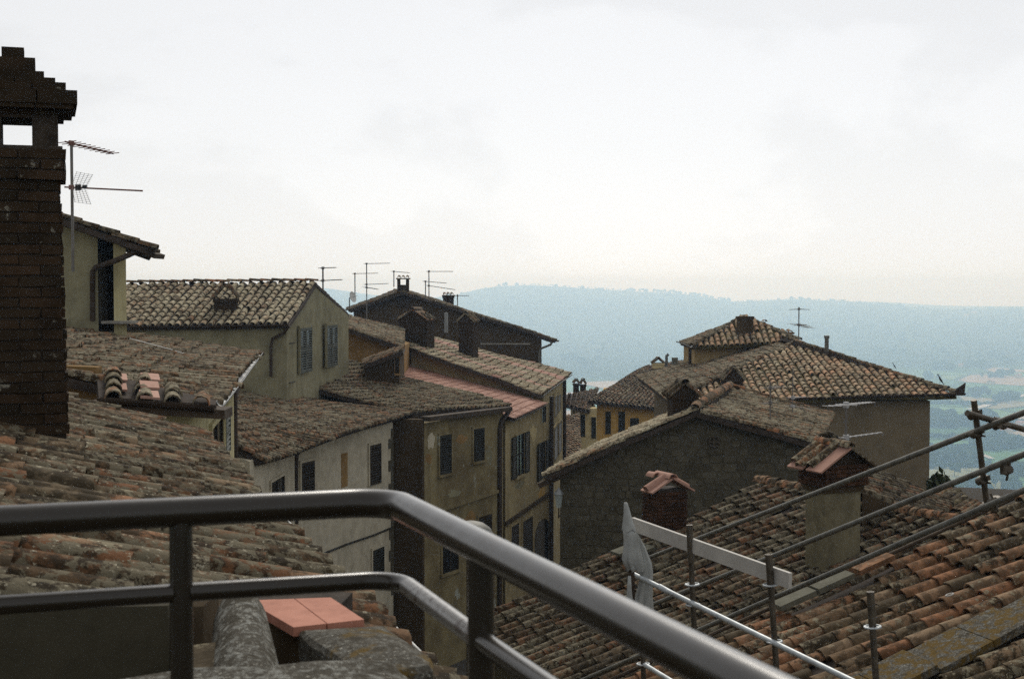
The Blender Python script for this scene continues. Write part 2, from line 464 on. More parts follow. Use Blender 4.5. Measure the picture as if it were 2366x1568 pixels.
def plane3(a, b, c):
    n = (b - a).cross(c - a)
    return lambda x, y: a.z - (n.x * (x - a.x) + n.y * (y - a.y)) / n.z

class House:
    def __init__(s, name, label, loc, group=None, cat='house'):
        s.root = thing(name, label, cat, loc, group); s.tiles = []
    # -------- a roof plane between an eave E0-E1 and a ridge R0-R1; top(a) cuts it for hips
    def roof(s, E0, E1, R0, R1, mat='tile_old', spacing=.25, exposure=.36, top=None, sag=.04, thick=.10, name='roof',
             kind='barrel', dims=None, jit=1.0, altmat=None, altrows=(), altp=0.0, deckmat='deck', lift=.0, skip=None, over=.05, maxindiv=True):
        E0, E1, R0, R1 = map(Vector, (E0, E1, R0, R1))
        ph = rng.uniform(0, 50)
        def P(a, b):
            e = E0.lerp(E1, a); r = R0.lerp(R1, a); return e.lerp(r, b)
        na = (E1 - E0).cross(R0 - E0).normalized()
        if na.z < 0: na = -na
        for q in (E0, E1, R0, R1): q -= na * (.085 if kind == 'barrel' else .03)
        def off(p): return na * (sag * noise.noise(Vector((p.x * .33 + ph, p.y * .33, p.z * .33))) * 2.0)
        tp = top or (lambda a: 1.0)
        # deck
        nu = max(4, min(40, int((E1 - E0).length / .6))); nv = max(3, min(14, int((R0 - E0).length / .7)))
        As = [i / nu for i in range(nu + 1)]
        mb = MB(); vs = []
        for lay in (0, 1):
            for a in As:
                for j in range(nv + 1):
                    p = P(a, j / nv * tp(a)); vs.append(p + off(p) - na * (.02 + lay * thick))
        n1 = (nu + 1) * (nv + 1); fs = []
        ix = lambda i, j, l=0: l * n1 + i * (nv + 1) + j
        for i in range(nu):
            for j in range(nv):
                fs.append((ix(i, j), ix(i + 1, j), ix(i + 1, j + 1), ix(i, j + 1)))
                fs.append((ix(i, j, 1), ix(i, j + 1, 1), ix(i + 1, j + 1, 1), ix(i + 1, j, 1)))
        for i in range(nu):
            for j in (0, nv): fs.append((ix(i, j), ix(i + 1, j), ix(i + 1, j, 1), ix(i, j, 1)))
        for j in range(nv):
            for i in (0, nu): fs.append((ix(i, j), ix(i, j + 1), ix(i, j + 1, 1), ix(i, j, 1)))
        mb.add(vs, fs)
        ro = mb.build(name, M[deckmat], s.root)
        # tiles
        nrow = max(2, int(round((E1 - E0).length / spacing)))
        ts = tileset(mat, kind, dims); ta = tileset(altmat, kind, dims) if altmat else None
        Lt = (dims or (.46, .185, .15, .082))[0]
        for i in range(nrow):
            a = (i + .5) / nrow
            e = P(a, 0); r = P(a, tp(a)); ln = (r - e).length
            if ln < .2: continue
            dr = (r - e) / ln
            ac = (E1.lerp(R1, .5) - E0.lerp(R0, .5)); ac = (ac - dr * ac.dot(dr)).normalized()
            nn = ac.cross(dr)
            if nn.z < 0: nn = -nn; ac = -ac
            ac = dr.cross(nn)
            ncs = max(1, int(math.ceil((ln + over - Lt * .55) / exposure)))
            o0 = rng.uniform(-.03, .03) * jit
            rowbias = rng.gauss(0, .1)
            for j in range(ncs):
                q = -over + j * exposure + o0 * (j > 0) + rng.uniform(-.012, .012) * jit
                if skip and skip(a, q / max(ln, .01)): continue
                if ln - q < .12: continue
                if jit > 1 and rng.random() < .010: continue
                slip = rng.random() < .035 * (jit > 1)
                if slip: q -= rng.uniform(.04, .13)
                p = e + dr * q; p = p + off(p)
                y = (dr - nn * (.075 if kind == 'barrel' else .06) + ac * (rng.gauss(0, .018) * jit + (rng.uniform(-.13, .13) if slip else 0))).normalized()
                z = (nn + ac * rng.gauss(0, .035) * jit); z = (z - y * z.dot(y)).normalized(); x = y.cross(z)
                sc = min(1.0, (ln - q + .05) / Lt)
                o = p + nn * (lift + (.030 if kind == 'barrel' else .012) + rng.uniform(-.004, .008) * jit) + ac * rng.uniform(-.012, .012) * jit
                use = ts
                if ta and (i in altrows or rng.random() < altp): use = ta
                s.tiles.append((o, x, y * sc, z, use, min(11, max(0, int((rng.random() * .98 + rowbias) * 12))), ro))
        s.last = (P, off, na)
        return ro
    def ridge(s, pts, mat='ridge_clay', dims=(.42, .24, .21, .11), exposure=.36, lift=-.045, roof=None):
        pts = [Vector(p) for p in pts]
        par = roof or next(t[6] for t in reversed(s.tiles))
        ts = tileset(mat, 'barrel', dims)
        for p0, p1 in zip(pts[:-1], pts[1:]):
            L = (p1 - p0).length; d = (p1 - p0) / L; n = max(1, int(L / exposure))
            for j in range(n):
                o = p0 + d * (j * L / n)
                x = d.cross(Vector((0, 0, 1))).normalized(); z = x.cross(d).normalized()
                y = (d - z * .05 + x * rng.gauss(0, .03)).normalized(); x = y.cross(z).normalized(); z = x.cross(y)
                s.tiles.append((o + Vector((0, 0, lift + rng.uniform(-.01, .01))), x, y, z, ts, rng.randrange(12), par))
    def single(s, o, y, z, ts, k, par):
        y = Vector(y).normalized(); z = Vector(z); z = (z - y * z.dot(y)).normalized(); x = y.cross(z)
        s.tiles.append((Vector(o), x, y, z, ts, k, par))
    def finish(s, limit=300, far=60.0):
        org = ORI[s.root.name]
        sc = []
        for i, t in enumerate(s.tiles):
            u, v = proj(t[0]); inb = -20 < u < W + 20 and -20 < v < H + 20
            sc.append((1.0 / max(.5, t[0].y)) if (inb and t[0].y < far) else 0.0)
        order = sorted(range(len(sc)), key=lambda i: -sc[i])
        ind = set(i for i in order[:limit] if sc[i] > 0)
        rest = {}
        for i, (o, x, y, z, ts, k, ro) in enumerate(s.tiles):
            if i in ind:
                ob = bpy.data.objects.new('tile', ts[k][0]); COL.objects.link(ob); ob.parent = ro
                p = o - org
                ob.matrix_basis = Matrix(((x.x, y.x, z.x, p.x), (x.y, y.y, z.y, p.y), (x.z, y.z, z.z, p.z), (0, 0, 0, 1)))
            else:
                rest.setdefault(ro.name, []).append((o, x, y, z, ts, k, ro))
        for rn, lst in rest.items():
            mats = []; V = []; F = []; SM = []; T = []; MI = []; base = 0
            for (o, x, y, z, ts, k, ro) in lst:
                me, vs, fs, sm, tv = ts[k]; p = o - org
                A = np.array([[*x], [*y], [*z]], dtype=np.float32)
                V.append(vs @ A + np.array(p, dtype=np.float32))
                F.extend([tuple(i + base for i in f) for f in fs]); SM.extend(sm); T.extend([tv] * len(vs)); base += len(vs)
                m = me.materials[0]
                if m not in mats: mats.append(m)
                MI.extend([mats.index(m)] * len(fs))
            me = bpy.data.meshes.new('tiles'); V = np.concatenate(V)
            me.from_pydata(V.tolist(), [], F)
            for m in mats: me.materials.append(m)
            me.polygons.foreach_set('use_smooth', SM); me.polygons.foreach_set('material_index', MI)
            a = me.attributes.new('tint', 'FLOAT', 'POINT'); a.data.foreach_set('value', T); me.update()
            ob = bpy.data.objects.new('tile_mass', me); COL.objects.link(ob); ob.parent = lst[0][6]; ob['kind'] = 'stuff'
    # -------- walls
    def wall(s, fp, zb, zt, mat, name='wall'):
        if name == 'wall': s.wm = mat
        b = MB(); b.prism([(p[0], p[1]) for p in fp], zb, zt); return b.build(name, M[mat], s.root)
    def gutter(s, p0, p1, r=.07, mat='gutter', drop=.09, out=None, name='gutter'):
        """half-round open channel"""
        p0, p1 = Vector(p0), Vector(p1); d = (p1 - p0).normalized(); sd = Vector(out if out else (d.y, -d.x, 0)).normalized()
        b = MB(); seg = 8; th = .006; n = max(2, int((p1 - p0).length / 2))
        vs = []
        for i in range(n + 1):
            p = p0.lerp(p1, i / n) + Vector((0, 0, -drop + rng.uniform(-.008, .008)))
            for rr in (r, r - th):
                for k in range(seg + 1):
                    an = math.pi * k / seg
                    vs.append(p + sd * (-math.cos(an) * rr) + Vector((0, 0, -math.sin(an) * rr)))
        m = seg + 1; fs = []
        for i in range(n):
            o = i * 2 * m; q = (i + 1) * 2 * m
            for k in range(seg):
                fs.append((o + k, o + k + 1, q + k + 1, q + k)); fs.append((o + m + k + 1, o + m + k, q + m + k, q + m + k + 1))
            for k in (0, seg): fs.append((o + k, q + k, q + m + k, o + m + k))
        for o in (0, n * 2 * m):
            for k in range(seg): fs.append((o + k, o + k + 1, o + m + k + 1, o + m + k))
        b.add(vs, fs, False)
        return b.build(name, M[mat], s.root)
    def pipe(s, pts, r=.045, mat='pipe_dark', name='downpipe'):
        b = MB(); b.tube(pts, r, 8)
        return b.build(name, M[mat], s.root)

class Facade:
    """vertical wall plane through two ground points; pixel rays of the survey are met with it"""
    def __init__(s, p0, p1):
        s.p = Vector((p0[0], p0[1], 0)); d = Vector((p1[0] - p0[0], p1[1] - p0[1], 0)); s.len = d.length; s.d = d.normalized()
        s.n = Vector((s.d.y, -s.d.x, 0))
        if s.n.dot(s.p) > 0: s.n = -s.n
    def hit(s, u, v):
        r = at(u, v, 1.0); t = s.p.dot(s.n) / r.dot(s.n); return r * t
    def sz(s, u, v):
        h = s.hit(u, v); return ((h - s.p).dot(s.d), h.z)
    def pt(s, a, z, o=0.0):
        q = s.p + s.d * a + s.n * o; return Vector((q.x, q.y, z))
    def box(s, mb, a0, a1, z0, z1, o0, o1):
        mb.obox(s.pt((a0 + a1) / 2, (z0 + z1) / 2, (o0 + o1) / 2), s.d, s.n, (0, 0, 1), abs(a1 - a0) / 2, abs(o1 - o0) / 2, (z1 - z0) / 2)

def window(house, fc, u0, u1, vt, vb, style='closed', um=None, mat='shutter', surround=None, sill=True):
    um = um if um is not None else (u0 + u1) / 2
    a0, _ = fc.sz(u0, (vt + vb) / 2); a1, _ = fc.sz(u1, (vt + vb) / 2)
    if a0 > a1: a0, a1 = a1, a0
    _, zt = fc.sz(um, vt); _, zb = fc.sz(um, vb)
    w = a1 - a0; h = zt - zb
    b = MB()
    fr = min(.07, w * .12)
    fc.box(b, a0 - fr, a0, zb, zt, -.02, .045); fc.box(b, a1, a1 + fr, zb, zt, -.02, .045)
    fc.box(b, a0 - fr, a1 + fr, zt, zt + fr, -.02, .047)
    win = b.build('window', M[surround or getattr(house, 'wm', 'frame_dull')], house.root)
    if sill:
        c = MB(); fc.box(c, a0 - fr * 1.6, a1 + fr * 1.6, zb - .07, zb - .002, -.02, .11); c.build('sill', M[surround or getattr(house, 'wm', 'frame_dull')], win)
    g = MB(); fc.box(g, a0, a1, zb, zt, -.03, .006)
    g.build('pane', M['glass'], win)
    def leaf(x0, x1, o0, d=None):
        c = MB(); st = min(.05, (x1 - x0) * .16)
        fc.box(c, x0, x0 + st, zb, zt, o0, o0 + .04); fc.box(c, x1 - st, x1, zb, zt, o0, o0 + .04)
        for zz in (zb, (zb + zt) / 2 - .04, zt - .08): fc.box(c, x0 + st, x1 - st, zz, zz + .08, o0 + .002, o0 + .036)
        n = max(5, int(h / .075))
        for i in range(n):
            zc = zb + .05 + (i + .5) * (h - .1) / n
            p = fc.pt((x0 + x1) / 2, zc, o0 + .02)
            c.obox(p, fc.d, (fc.n + Vector((0, 0, -.8))).normalized(), (fc.n * .8 + Vector((0, 0, 1))).normalized(), (x1 - x0) / 2 - st, .024, .006)
        return c
    if style == 'closed':
        mid = (a0 + a1) / 2
        leaf(a0 + .005, mid - .004, .012).build('shutter', M[mat], win); leaf(mid + .004, a1 - .005, .012).build('shutter', M[mat], win)
    elif style == 'single':
        leaf(a0 + .005, a1 - .005, .012).build('shutter', M[mat], win)
    elif style == 'open':       # leaves folded back on the wall
        hw = w * .5
        leaf(a0 - hw - .03, a0 - .02, .05).build('shutter', M[mat], win); leaf(a1 + .02, a1 + hw + .03, .05).build('shutter', M[mat], win)
        c = MB(); mid = (a0 + a1) / 2
        for x in (a0 + .03, mid, a1 - .03): fc.box(c, x - .03, x + .03, zb + .01, zt - .01, .008, .035)
        fc.box(c, a0 + .062, mid - .032, (zb + zt) / 2, (zb + zt) / 2 + .04, .008, .03)
        fc.box(c, mid + .032, a1 - .062, (zb + zt) / 2, (zb + zt) / 2 + .04, .008, .03)
        c.build('casement', M['shutter_brown'], win)
    elif style == 'dark':
        c = MB(); mid = (a0 + a1) / 2
        fc.box(c, a0 + .01, a0 + .06, zb, zt, .008, .03); fc.box(c, a1 - .06, a1 - .01, zb, zt, .008, .03)
        fc.box(c, mid - .03, mid + .03, zb, zt, .008, .03)
        c.build('casement', M['shutter_brown'], win)
    return win

BRICKS = {}
def brickset(mat, l, w, h, nvar=8):
    key = (mat, round(l, 3), round(w, 3), round(h, 3))
    if key not in BRICKS:
        r = random.Random(5); out = []
        for i in range(nvar):
            b = MB(); j = lambda: r.uniform(-.006, .006)
            c = [(sx * l / 2 + j(), sy * w / 2 + j(), sz * h / 2 + j()) for sz in (-1, 1) for sx, sy in ((-1, -1), (1, -1), (1, 1), (-1, 1))]
            b.box8(c); me = b.mesh('brick', M[mat], (0, 0, 0))
            a = me.attributes.new('tint', 'FLOAT', 'POINT'); a.data.foreach_set('value', [(i + .5) / nvar] * 8)
            out.append(me)
        BRICKS[key] = out
    return BRICKS[key]
def put(me, name, par, p, x, y, z):
    o = bpy.data.objects.new(name, me); COL.objects.link(o); o.parent = par; p = Vector(p) - ORI[par.name]
    o.matrix_basis = Matrix(((x[0], y[0], z[0], p.x), (x[1], y[1], z[1], p.y), (x[2], y[2], z[2], p.z), (0, 0, 0, 1)))
    return o
Z = Vector((0, 0, 1))

def chimney(house, c, zb, zt, wx, wy, ang, mat='brick', style='hood', name='chimney', capmat='tile_dark', openz=None, hood=.14, slabmat=None, core='mortar', over=.06):
    """small roof chimney: brick stack with courses, and a cap; c = (x, y)"""
    ca, sa = math.cos(ang), math.sin(ang); X = Vector((ca, sa, 0)); Y = Vector((-sa, ca, 0)); c = Vector((c[0], c[1], 0))
    b = MB(); h = zt - zb
    if style == 'window':      # stack with a see-through head
        hh = min(.28, h * .32)
        b.obox(c + Z * (zb + (h - hh) / 2), X, Y, Z, wx / 2, wy / 2, (h - hh) / 2)
        for sx in (-1, 1):
            for sy in (-1, 1):
                b.obox(c + X * sx * wx * .37 + Y * sy * wy * .37 + Z * (zt - hh / 2), X, Y, Z, wx * .13, wy * .13, hh / 2)
    else:
        b.obox(c + Z * (zb + h / 2), X, Y, Z, wx / 2, wy / 2, h / 2)
        b.obox(c + Z * (zt - .05), X, Y, Z, wx / 2 + .035, wy / 2 + .035, .05)
    me_mat = M[mat]
    ch = b.build(name, me_mat, house.root)
    if mat in ('brick', 'brick_red', 'concrete'):
        a = ch.data.attributes.new('tint', 'FLOAT', 'POINT'); a.data.foreach_set('value', [.4 + .3 * rng.random() for _ in ch.data.vertices])
    ts = tileset(capmat)
    hw = wx / 2 + over
    if style in ('hood', 'acowl'):
        # brick gable closed under two sloping slabs (or open A of two tiles)
        g = MB()
        if style == 'hood':
            pts = [c - X * wx / 2 - Y * wy / 2, c + X * wx / 2 - Y * wy / 2, c - Y * wy / 2, c - X * wx / 2 + Y * wy / 2, c + X * wx / 2 + Y * wy / 2, c + Y * wy / 2]
            zz = [zt, zt, zt + hood, zt, zt, zt + hood]
            g.add([p + Z * z for p, z in zip(pts, zz)], [(0, 1, 2), (4, 3, 5), (1, 4, 5, 2), (3, 0, 2, 5), (0, 3, 4, 1)])
            go = g.build('gable', me_mat, ch)
            if mat in ('brick', 'brick_red'):
                a = go.data.attributes.new('tint', 'FLOAT', 'POINT'); a.data.foreach_set('value', [.5] * 6)
        for sx in (-1, 1):
            k = MB(); top = c + Z * (zt + hood + .03); low = c + X * sx * hw + Z * (zt - over * hood / (wx / 2) + .03)
            ax = (low - top).normalized(); az = Y.cross(ax); az = az if az.z > 0 else -az
            k.obox((top + low) / 2, ax, Y, az, (low - top).length / 2, wy / 2 + .05, .016)
            so = k.build('slab', M[slabmat or capmat], ch)
            a = so.data.attributes.new('tint', 'FLOAT', 'POINT'); a.data.foreach_set('value', [.3 + .5 * rng.random()] * 8)
            L = (low - top).length
            for q in (-.28, .28):
                p = low + Y * (wy * q) + az * .02
                put(ts[rng.randrange(12)][0], 'tile', ch, p, *_frame(-ax, az, min(1.0, L / .46)))
        put(ts[rng.randrange(12)][0], 'tile', ch, c + Z * (zt + hood + .05) - Y * (wy / 2 + .06), *_frame(Y, Z, (wy + .1) / .46))
    elif style in ('flat', 'window'):
        k = MB(); k.obox(c + Z * (zt + .03), X, Y, Z, wx / 2 + .06, wy / 2 + .06, .03)
        so = k.build('slab', M[slabmat or capmat], ch)
        a = so.data.attributes.new('tint', 'FLOAT', 'POINT'); a.data.foreach_set('value', [.4] * 8)
        n = max(2, int((wx + .1) / .2))
        for i in range(n):
            px = -wx / 2 - .02 + (i + .5) * (wx + .04) / n
            put(ts[rng.randrange(12)][0], 'tile', ch, c + X * px - Y * (wy / 2 + .09) + Z * (zt + .06), *_frame(Y + Z * .12, Z, (wy + .16) / .46))
    return ch
def _frame(y, z, ys=1.0):
    y = Vector(y).normalized(); z = Vector(z); z = (z - y * z.dot(y)).normalized(); x = y.cross(z)
    return x, y * ys, z

def antenna(label, u, vt, vb, d, booms, r=.018, group='television antennas on the roofs', mat='alu', tilt=0.0, boommat=None, extra=None, el=.17):
    """mast on the roof, booms with cross elements; booms: (v at mast, u end, v end, number of elements, element half length, depth shift)"""
    top = at(u + tilt, vt, d); bot = at(u, vb, d); bot.x = top.x - tilt * 0
    root = thing('tv_antenna', label, 'antenna', tuple(bot), group)
    m = MB(); m.tube([bot - Z * .02, top], r, 6); m.build('mast', M[mat], root)
    for (vm, ue, ve, n, el2, dd) in booms:
        p0 = at(u, vm, d); p1 = at(ue, ve, d + dd)
        ax = (p1 - p0).normalized()
        b = MB(); s0 = p0 - ax * .12; b.tube([s0, p1], r * .62, 6)
        b.obox(p0, ax, ax.cross(Z).normalized(), Z, .04, .03, .04)
        bo = b.build('boom', M[boommat or mat], root)
        e = MB(); pe = ax.cross(Z).normalized(); pe = (pe + ax * .08).normalized()
        for i in range(n):
            q = s0.lerp(p1, .03 + .95 * i / max(1, n - 1)); L = el2 * (1.15 - .4 * i / max(1, n - 1))
            e.tube([q - pe * L, q + pe * L], r * .3, 4, cap=False)
        if n: e.build('element', M[boommat or mat], bo)
    if extra: extra(root, d)
    return root
# ------------------------------------------------------------------ terrain: town hill, valley, hills
RIDGE = [(-1200, 690), (-300, 662), (300, 664), (700, 663), (760, 665), (860, 680), (960, 690), (1040, 683), (1100, 668), (1156, 659), (1228, 657), (1344, 664),
         (1450, 671), (1560, 676), (1620, 684), (1700, 697), (1760, 694), (1830, 690), (1950, 695), (2050, 701), (2130, 711), (2220, 716),
         (2300, 711), (2366, 712), (2700, 700), (3600, 690)]
def ridge_v(u):
    if u <= RIDGE[0][0]: return RIDGE[0][1]
    for (a, b), (c, d) in zip(RIDGE[:-1], RIDGE[1:]):
        if u <= c: return b + (d - b) * (u - a) / (c - a)
    return RIDGE[-1][1]
VALLEY = -200.0
def smooth(x, a, b):
    t = min(1, max(0, (x - a) / (b - a))); return t * t * (3 - 2 * t)
def ground(x, y):
    r = math.hypot(x, y)
    if r < 1: return -12.0
    az = math.atan2(x, y)
    z = -12 + (VALLEY + 12) * smooth(r, 78, 470)
    w = noise.noise(Vector((x * .0011, y * .0011, 3.1)))
    z += smooth(r, 500, 2500) * w * 9
    if r > 3000:
        uu = W / 2 + math.tan(max(-1.2, min(1.2, az))) * FOC
        dr = 6800.0; cz = max(.36, math.cos(az))
        zr = -(ridge_v(uu) - 655) / FOC * dr * cz
        t = smooth(r, 3500 + 500 * noise.noise(Vector((az * 7, 1.3, 0))), dr)
        spur = noise.fractal(Vector((x * .0009, y * .0009, .7)), 1.0, 2.0, 4)
        hh = (zr - VALLEY) * (t ** 1.25)
        hh += (spur * 26) * math.sin(math.pi * min(1, t)) 
        back = smooth(r, dr, 7900)
        z2 = VALLEY + hh - back * (zr - VALLEY) * .55
        # a paler, farther ridge
        f = math.exp(-((r - 8700) / 500) ** 2)
        zf = -(703 - 655 - 9 * math.exp(-((uu - 2010) / 120) ** 2) - 30 * math.exp(-((uu - 780) / 130) ** 2)) / FOC * 8700
        z = max(z2 + (z - VALLEY) * (1 - t), VALLEY + (zf - VALLEY) * f) if r > 7600 else z2 + (z - VALLEY) * (1 - t)
    return z
azs = [R(-180 + 6 * i) for i in range(24)] + [R(-36 + .3 * i) for i in range(241)] + [R(42 + 6 * i) for i in range(23)]
rad = [6.0 * (9600 / 6.0) ** (i / 135) for i in range(136)]
tv = [(0, 0, -12.0)]; tf = []
for a in azs:
    for r in rad:
        x, y = math.sin(a) * r, math.cos(a) * r; tv.append((x, y, ground(x, y)))
na_, nr_ = len(azs), len(rad)
for i in range(na_):
    i2 = (i + 1) % na_
    tf.append((0, 1 + i2 * nr_, 1 + i * nr_))
    for j in range(nr_ - 1):
        tf.append((1 + i * nr_ + j, 1 + i2 * nr_ + j, 1 + i2 * nr_ + j + 1, 1 + i * nr_ + j + 1))
def terrain_mat():
    t = NT('fields_and_woods', 1.0, 0.02)
    cell = t.voro(.0062, (1, .55, 0), 'Color', rot=(0, 0, .35))
    sep = t.n.new('ShaderNodeSeparateColor'); t.l.new(cell, sep.inputs[0])
    crop = t.ramp(sep.outputs[0], [(0, (.05, .11, .04)), (.30, (.09, .19, .06)), (.5, (.13, .24, .075)), (.68, (.19, .26, .10)), (.84, (.36, .25, .17)), (1, (.46, .36, .26))])
    rows = t.noise(.03, 4, .7, stretch=(1, 1, 0))
    crop = t.mix(t.rng(rows, .4, .7, 0, .45), crop, (.035, .065, .022))
    edge = t.voro(.0062, (1, .55, 0), 'Distance', 'DISTANCE_TO_EDGE', rot=(0, 0, .35))
    crop = t.mix(t.rng(edge, .02, .045, .85, 0), crop, (.022, .042, .016))
    n = t.noise(.012, 6, .72, stretch=(1, 1, 1))
    wood = t.mix(t.rng(n, .38, .62), (.012, .026, .011), (.030, .050, .018))
    clear = t.noise(.0018, 4, .55, stretch=(1, 1, .4))
    wood = t.mix(t.rng(clear, .62, .68, 0, .8), wood, (.075, .095, .045))
    px = t.sep(t.pos)
    mpos = t.math('ADD', px[2], t.math('MULTIPLY', t.math('SUBTRACT', t.noise(.0012, 5, .6), .5), 45.0))
    v = t.n.new('ShaderNodeVectorMath'); v.operation = 'LENGTH'; t.l.new(t.pos, v.inputs[0])
    reach = t.math('ADD', v.outputs['Value'], t.math('MULTIPLY', t.math('SUBTRACT', t.noise(.0011, 5, .6), .5), 1500.0))
    reach = t.math('SUBTRACT', reach, t.math('MULTIPLY', t.math('MAXIMUM', t.math('SUBTRACT', px[0], 600.0), 0.0), .8))
    col = t.mix(t.math('MAXIMUM', t.rng(mpos, VALLEY + 14, VALLEY + 34), t.rng(reach, 2950, 3250)), crop, wood)
    near = t.rng(v.outputs['Value'], 95, 190)
    col = t.mix(near, (.055, .048, .038), col)
    return t.color(col)
b = MB(); b.add(tv, tf, True)
ter = b.build('terrain', terrain_mat()); ter['kind'] = 'structure'; ter['label'] = 'town hill falling to a patchwork valley and wooded hills'

def ribbon(name, pts, w, mat, label):
    b = MB(); vs = []; fs = []
    P = []
    for (x0, y0), (x1, y1) in zip(pts[:-1], pts[1:]):
        n = max(2, int(math.hypot(x1 - x0, y1 - y0) / 30))
        for i in range(n): P.append((x0 + (x1 - x0) * i / n, y0 + (y1 - y0) * i / n))
    P.append(pts[-1])
    for i, (x, y) in enumerate(P):
        x2, y2 = P[min(i + 1, len(P) - 1)]; x1, y1 = P[max(i - 1, 0)]
        dx, dy = x2 - x1, y2 - y1; l = math.hypot(dx, dy) or 1
        for s_ in (-1, 1):
            X, Y = x - dy / l * w / 2 * s_, y + dx / l * w / 2 * s_
            vs.append((X, Y, max(ground(X, Y), ground(x, y)) + 1.6))
    for i in range(len(P) - 1): fs.append((2 * i, 2 * i + 1, 2 * i + 3, 2 * i + 2))
    b.add(vs, fs); o = b.build(name, mat); o['kind'] = 'structure'; o['label'] = label
    return o
def gpt(u, v):    # where a survey direction meets the valley floor
    r = at(u, v, 1.0); t = (VALLEY + 2) / r.z; return (r.x * t, r.y * t)
M['road'] = simple_mat('pale_gravel_road', (.42, .38, .32), .95, var=.15, scale=.05, bump=0)
ribbon('road', [gpt(2240, 950), gpt(2268, 944), gpt(2308, 928), gpt(2330, 926), gpt(2366, 915), gpt(2480, 900)], 14, M['road'], 'pale country road crossing the valley')
ribbon('track', [gpt(2215, 1058), gpt(2236, 1050), gpt(2266, 1049), gpt(2292, 1060)], 7, M['road'], 'pale farm track round a field')

# street between the houses
def street_mat():
    t = NT('street_paving', .9, .15)
    c = t.mix(t.noise(3, 5, .7), (.10, .092, .08), (.06, .054, .046))
    t.bump(t.noise(20, 4, .7), .3, .01); return t.color(c)
b = MB()
sv = []; sf = []
sp = [(-2.0, -6), (-1.2, 8), (-1.0, 20), (-1.4, 32), (-.4, 41), (1.3, 48), (2.6, 55), (3.2, 64), (4.0, 76)]
for x, y in sp:
    sv += [(x - 2.6, y, -11.9), (x + 2.6, y + .3, -11.9)]
for i in range(len(sp) - 1): sf.append((2 * i, 2 * i + 1, 2 * i + 3, 2 * i + 2))
b.add(sv, sf); o = b.build('street', street_mat()); o['kind'] = 'structure'; o['label'] = 'narrow paved street between the houses'

# ------------------------------------------------------------------ trees in the valley
def lumpy(mb, c, rx, rz, r, n=3):
    """uneven crown of several leaf clumps, far away"""
    for k in range(n):
        cc = Vector(c) + Vector((r.uniform(-.5, .5) * rx, r.uniform(-.5, .5) * rx, r.uniform(-.15, .45) * rz))
        s_ = r.uniform(.5, .8); vs = []; fs = []
        nl, ns = 4, 7; ph = r.uniform(0, 9)
        vs.append(cc + Vector((0, 0, rz * s_ * r.uniform(.8, 1.2))))
        for i in range(1, nl):
            th = math.pi * i / nl
            for j in range(ns):
                a = 2 * math.pi * (j + .5 * (i % 2)) / ns + ph; q = s_ * r.uniform(.75, 1.25)
                vs.append(cc + Vector((math.sin(th) * math.cos(a) * rx * q, math.sin(th) * math.sin(a) * rx * q, math.cos(th) * rz * q)))
        vs.append(cc - Vector((0, 0, rz * s_ * .8)))
        for j in range(ns): fs.append((0, 1 + j, 1 + (j + 1) % ns))
        for i in range(nl - 2):
            for j in range(ns):
                p = 1 + i * ns; fs.append((p + j, p + ns + j, p + ns + (j + 1) % ns)); fs.append((p + j, p + ns + (j + 1) % ns, p + (j + 1) % ns))
        l = len(vs) - 1; p = 1 + (nl - 2) * ns
        for j in range(ns): fs.append((p + j, l, p + (j + 1) % ns))
        mb.add(vs, fs)
def far_leaf():
    t = NT('far_tree_foliage', 1, .02)
    return t.color(t.mix(t.rng(t.noise(.09, 4, .7), .35, .65), (.016, .034, .013), (.038, .062, .022)))
M['far_leaf'] = far_leaf()
tr = random.Random(4)
wood = MB()
def scatter(u0, u1, v0, v1, n, size=(4, 7), dens=1):
    cl = [(tr.uniform(u0, u1), tr.uniform(v0, v1)) for _ in range(max(2, n // 14))]
    for _ in range(n):
        cu, cv = tr.choice(cl); k = tr.random() ** 1.5
        x, y = gpt(min(u1, max(u0, cu + tr.gauss(0, 26) * k)), min(v1, max(v0, cv + tr.gauss(0, 5) * k))); s_ = tr.uniform(*size)
        lumpy(wood, (x, y, ground(x, y) + s_ * .7), s_, s_ * 1.05, tr, 2)
def hedge(u0, v0, u1, v1, n, size=(3, 5)):
    for i in range(n):
        f = (i + tr.uniform(-.4, .4)) / n
        x, y = gpt(u0 + (u1 - u0) * f, v0 + (v1 - v0) * f); s_ = tr.uniform(*size)
        lumpy(wood, (x, y, ground(x, y) + s_ * .6), s_, s_, tr, 2)
scatter(2120, 2255, 1050, 1068, 170, (5, 9)); hedge(2125, 1068, 2262, 1062, 60, (5, 8)); scatter(2140, 2290, 968, 992, 170, (6, 10)); scatter(2250, 2420, 1010, 1040, 80, (5, 9))
scatter(2290, 2420, 1085, 1112, 60, (4, 8)); scatter(2150, 2420, 1125, 1165, 60, (4, 8)); scatter(2140, 2420, 905, 960, 55, (5, 9))
scatter(2140, 2420, 850, 900, 60, (6, 10)); scatter(2100, 2420, 822, 850, 60, (7, 12)); scatter(1300, 2150, 825, 900, 90, (7, 12))
hedge(2140, 1080, 2290, 1075, 30); hedge(2290, 1085, 2420, 1070, 26); hedge(2150, 1010, 2260, 1016, 26); hedge(2290, 1000, 2420, 990, 30)
hedge(2150, 935, 2300, 938, 40); hedge(2280, 975, 2420, 985, 40)
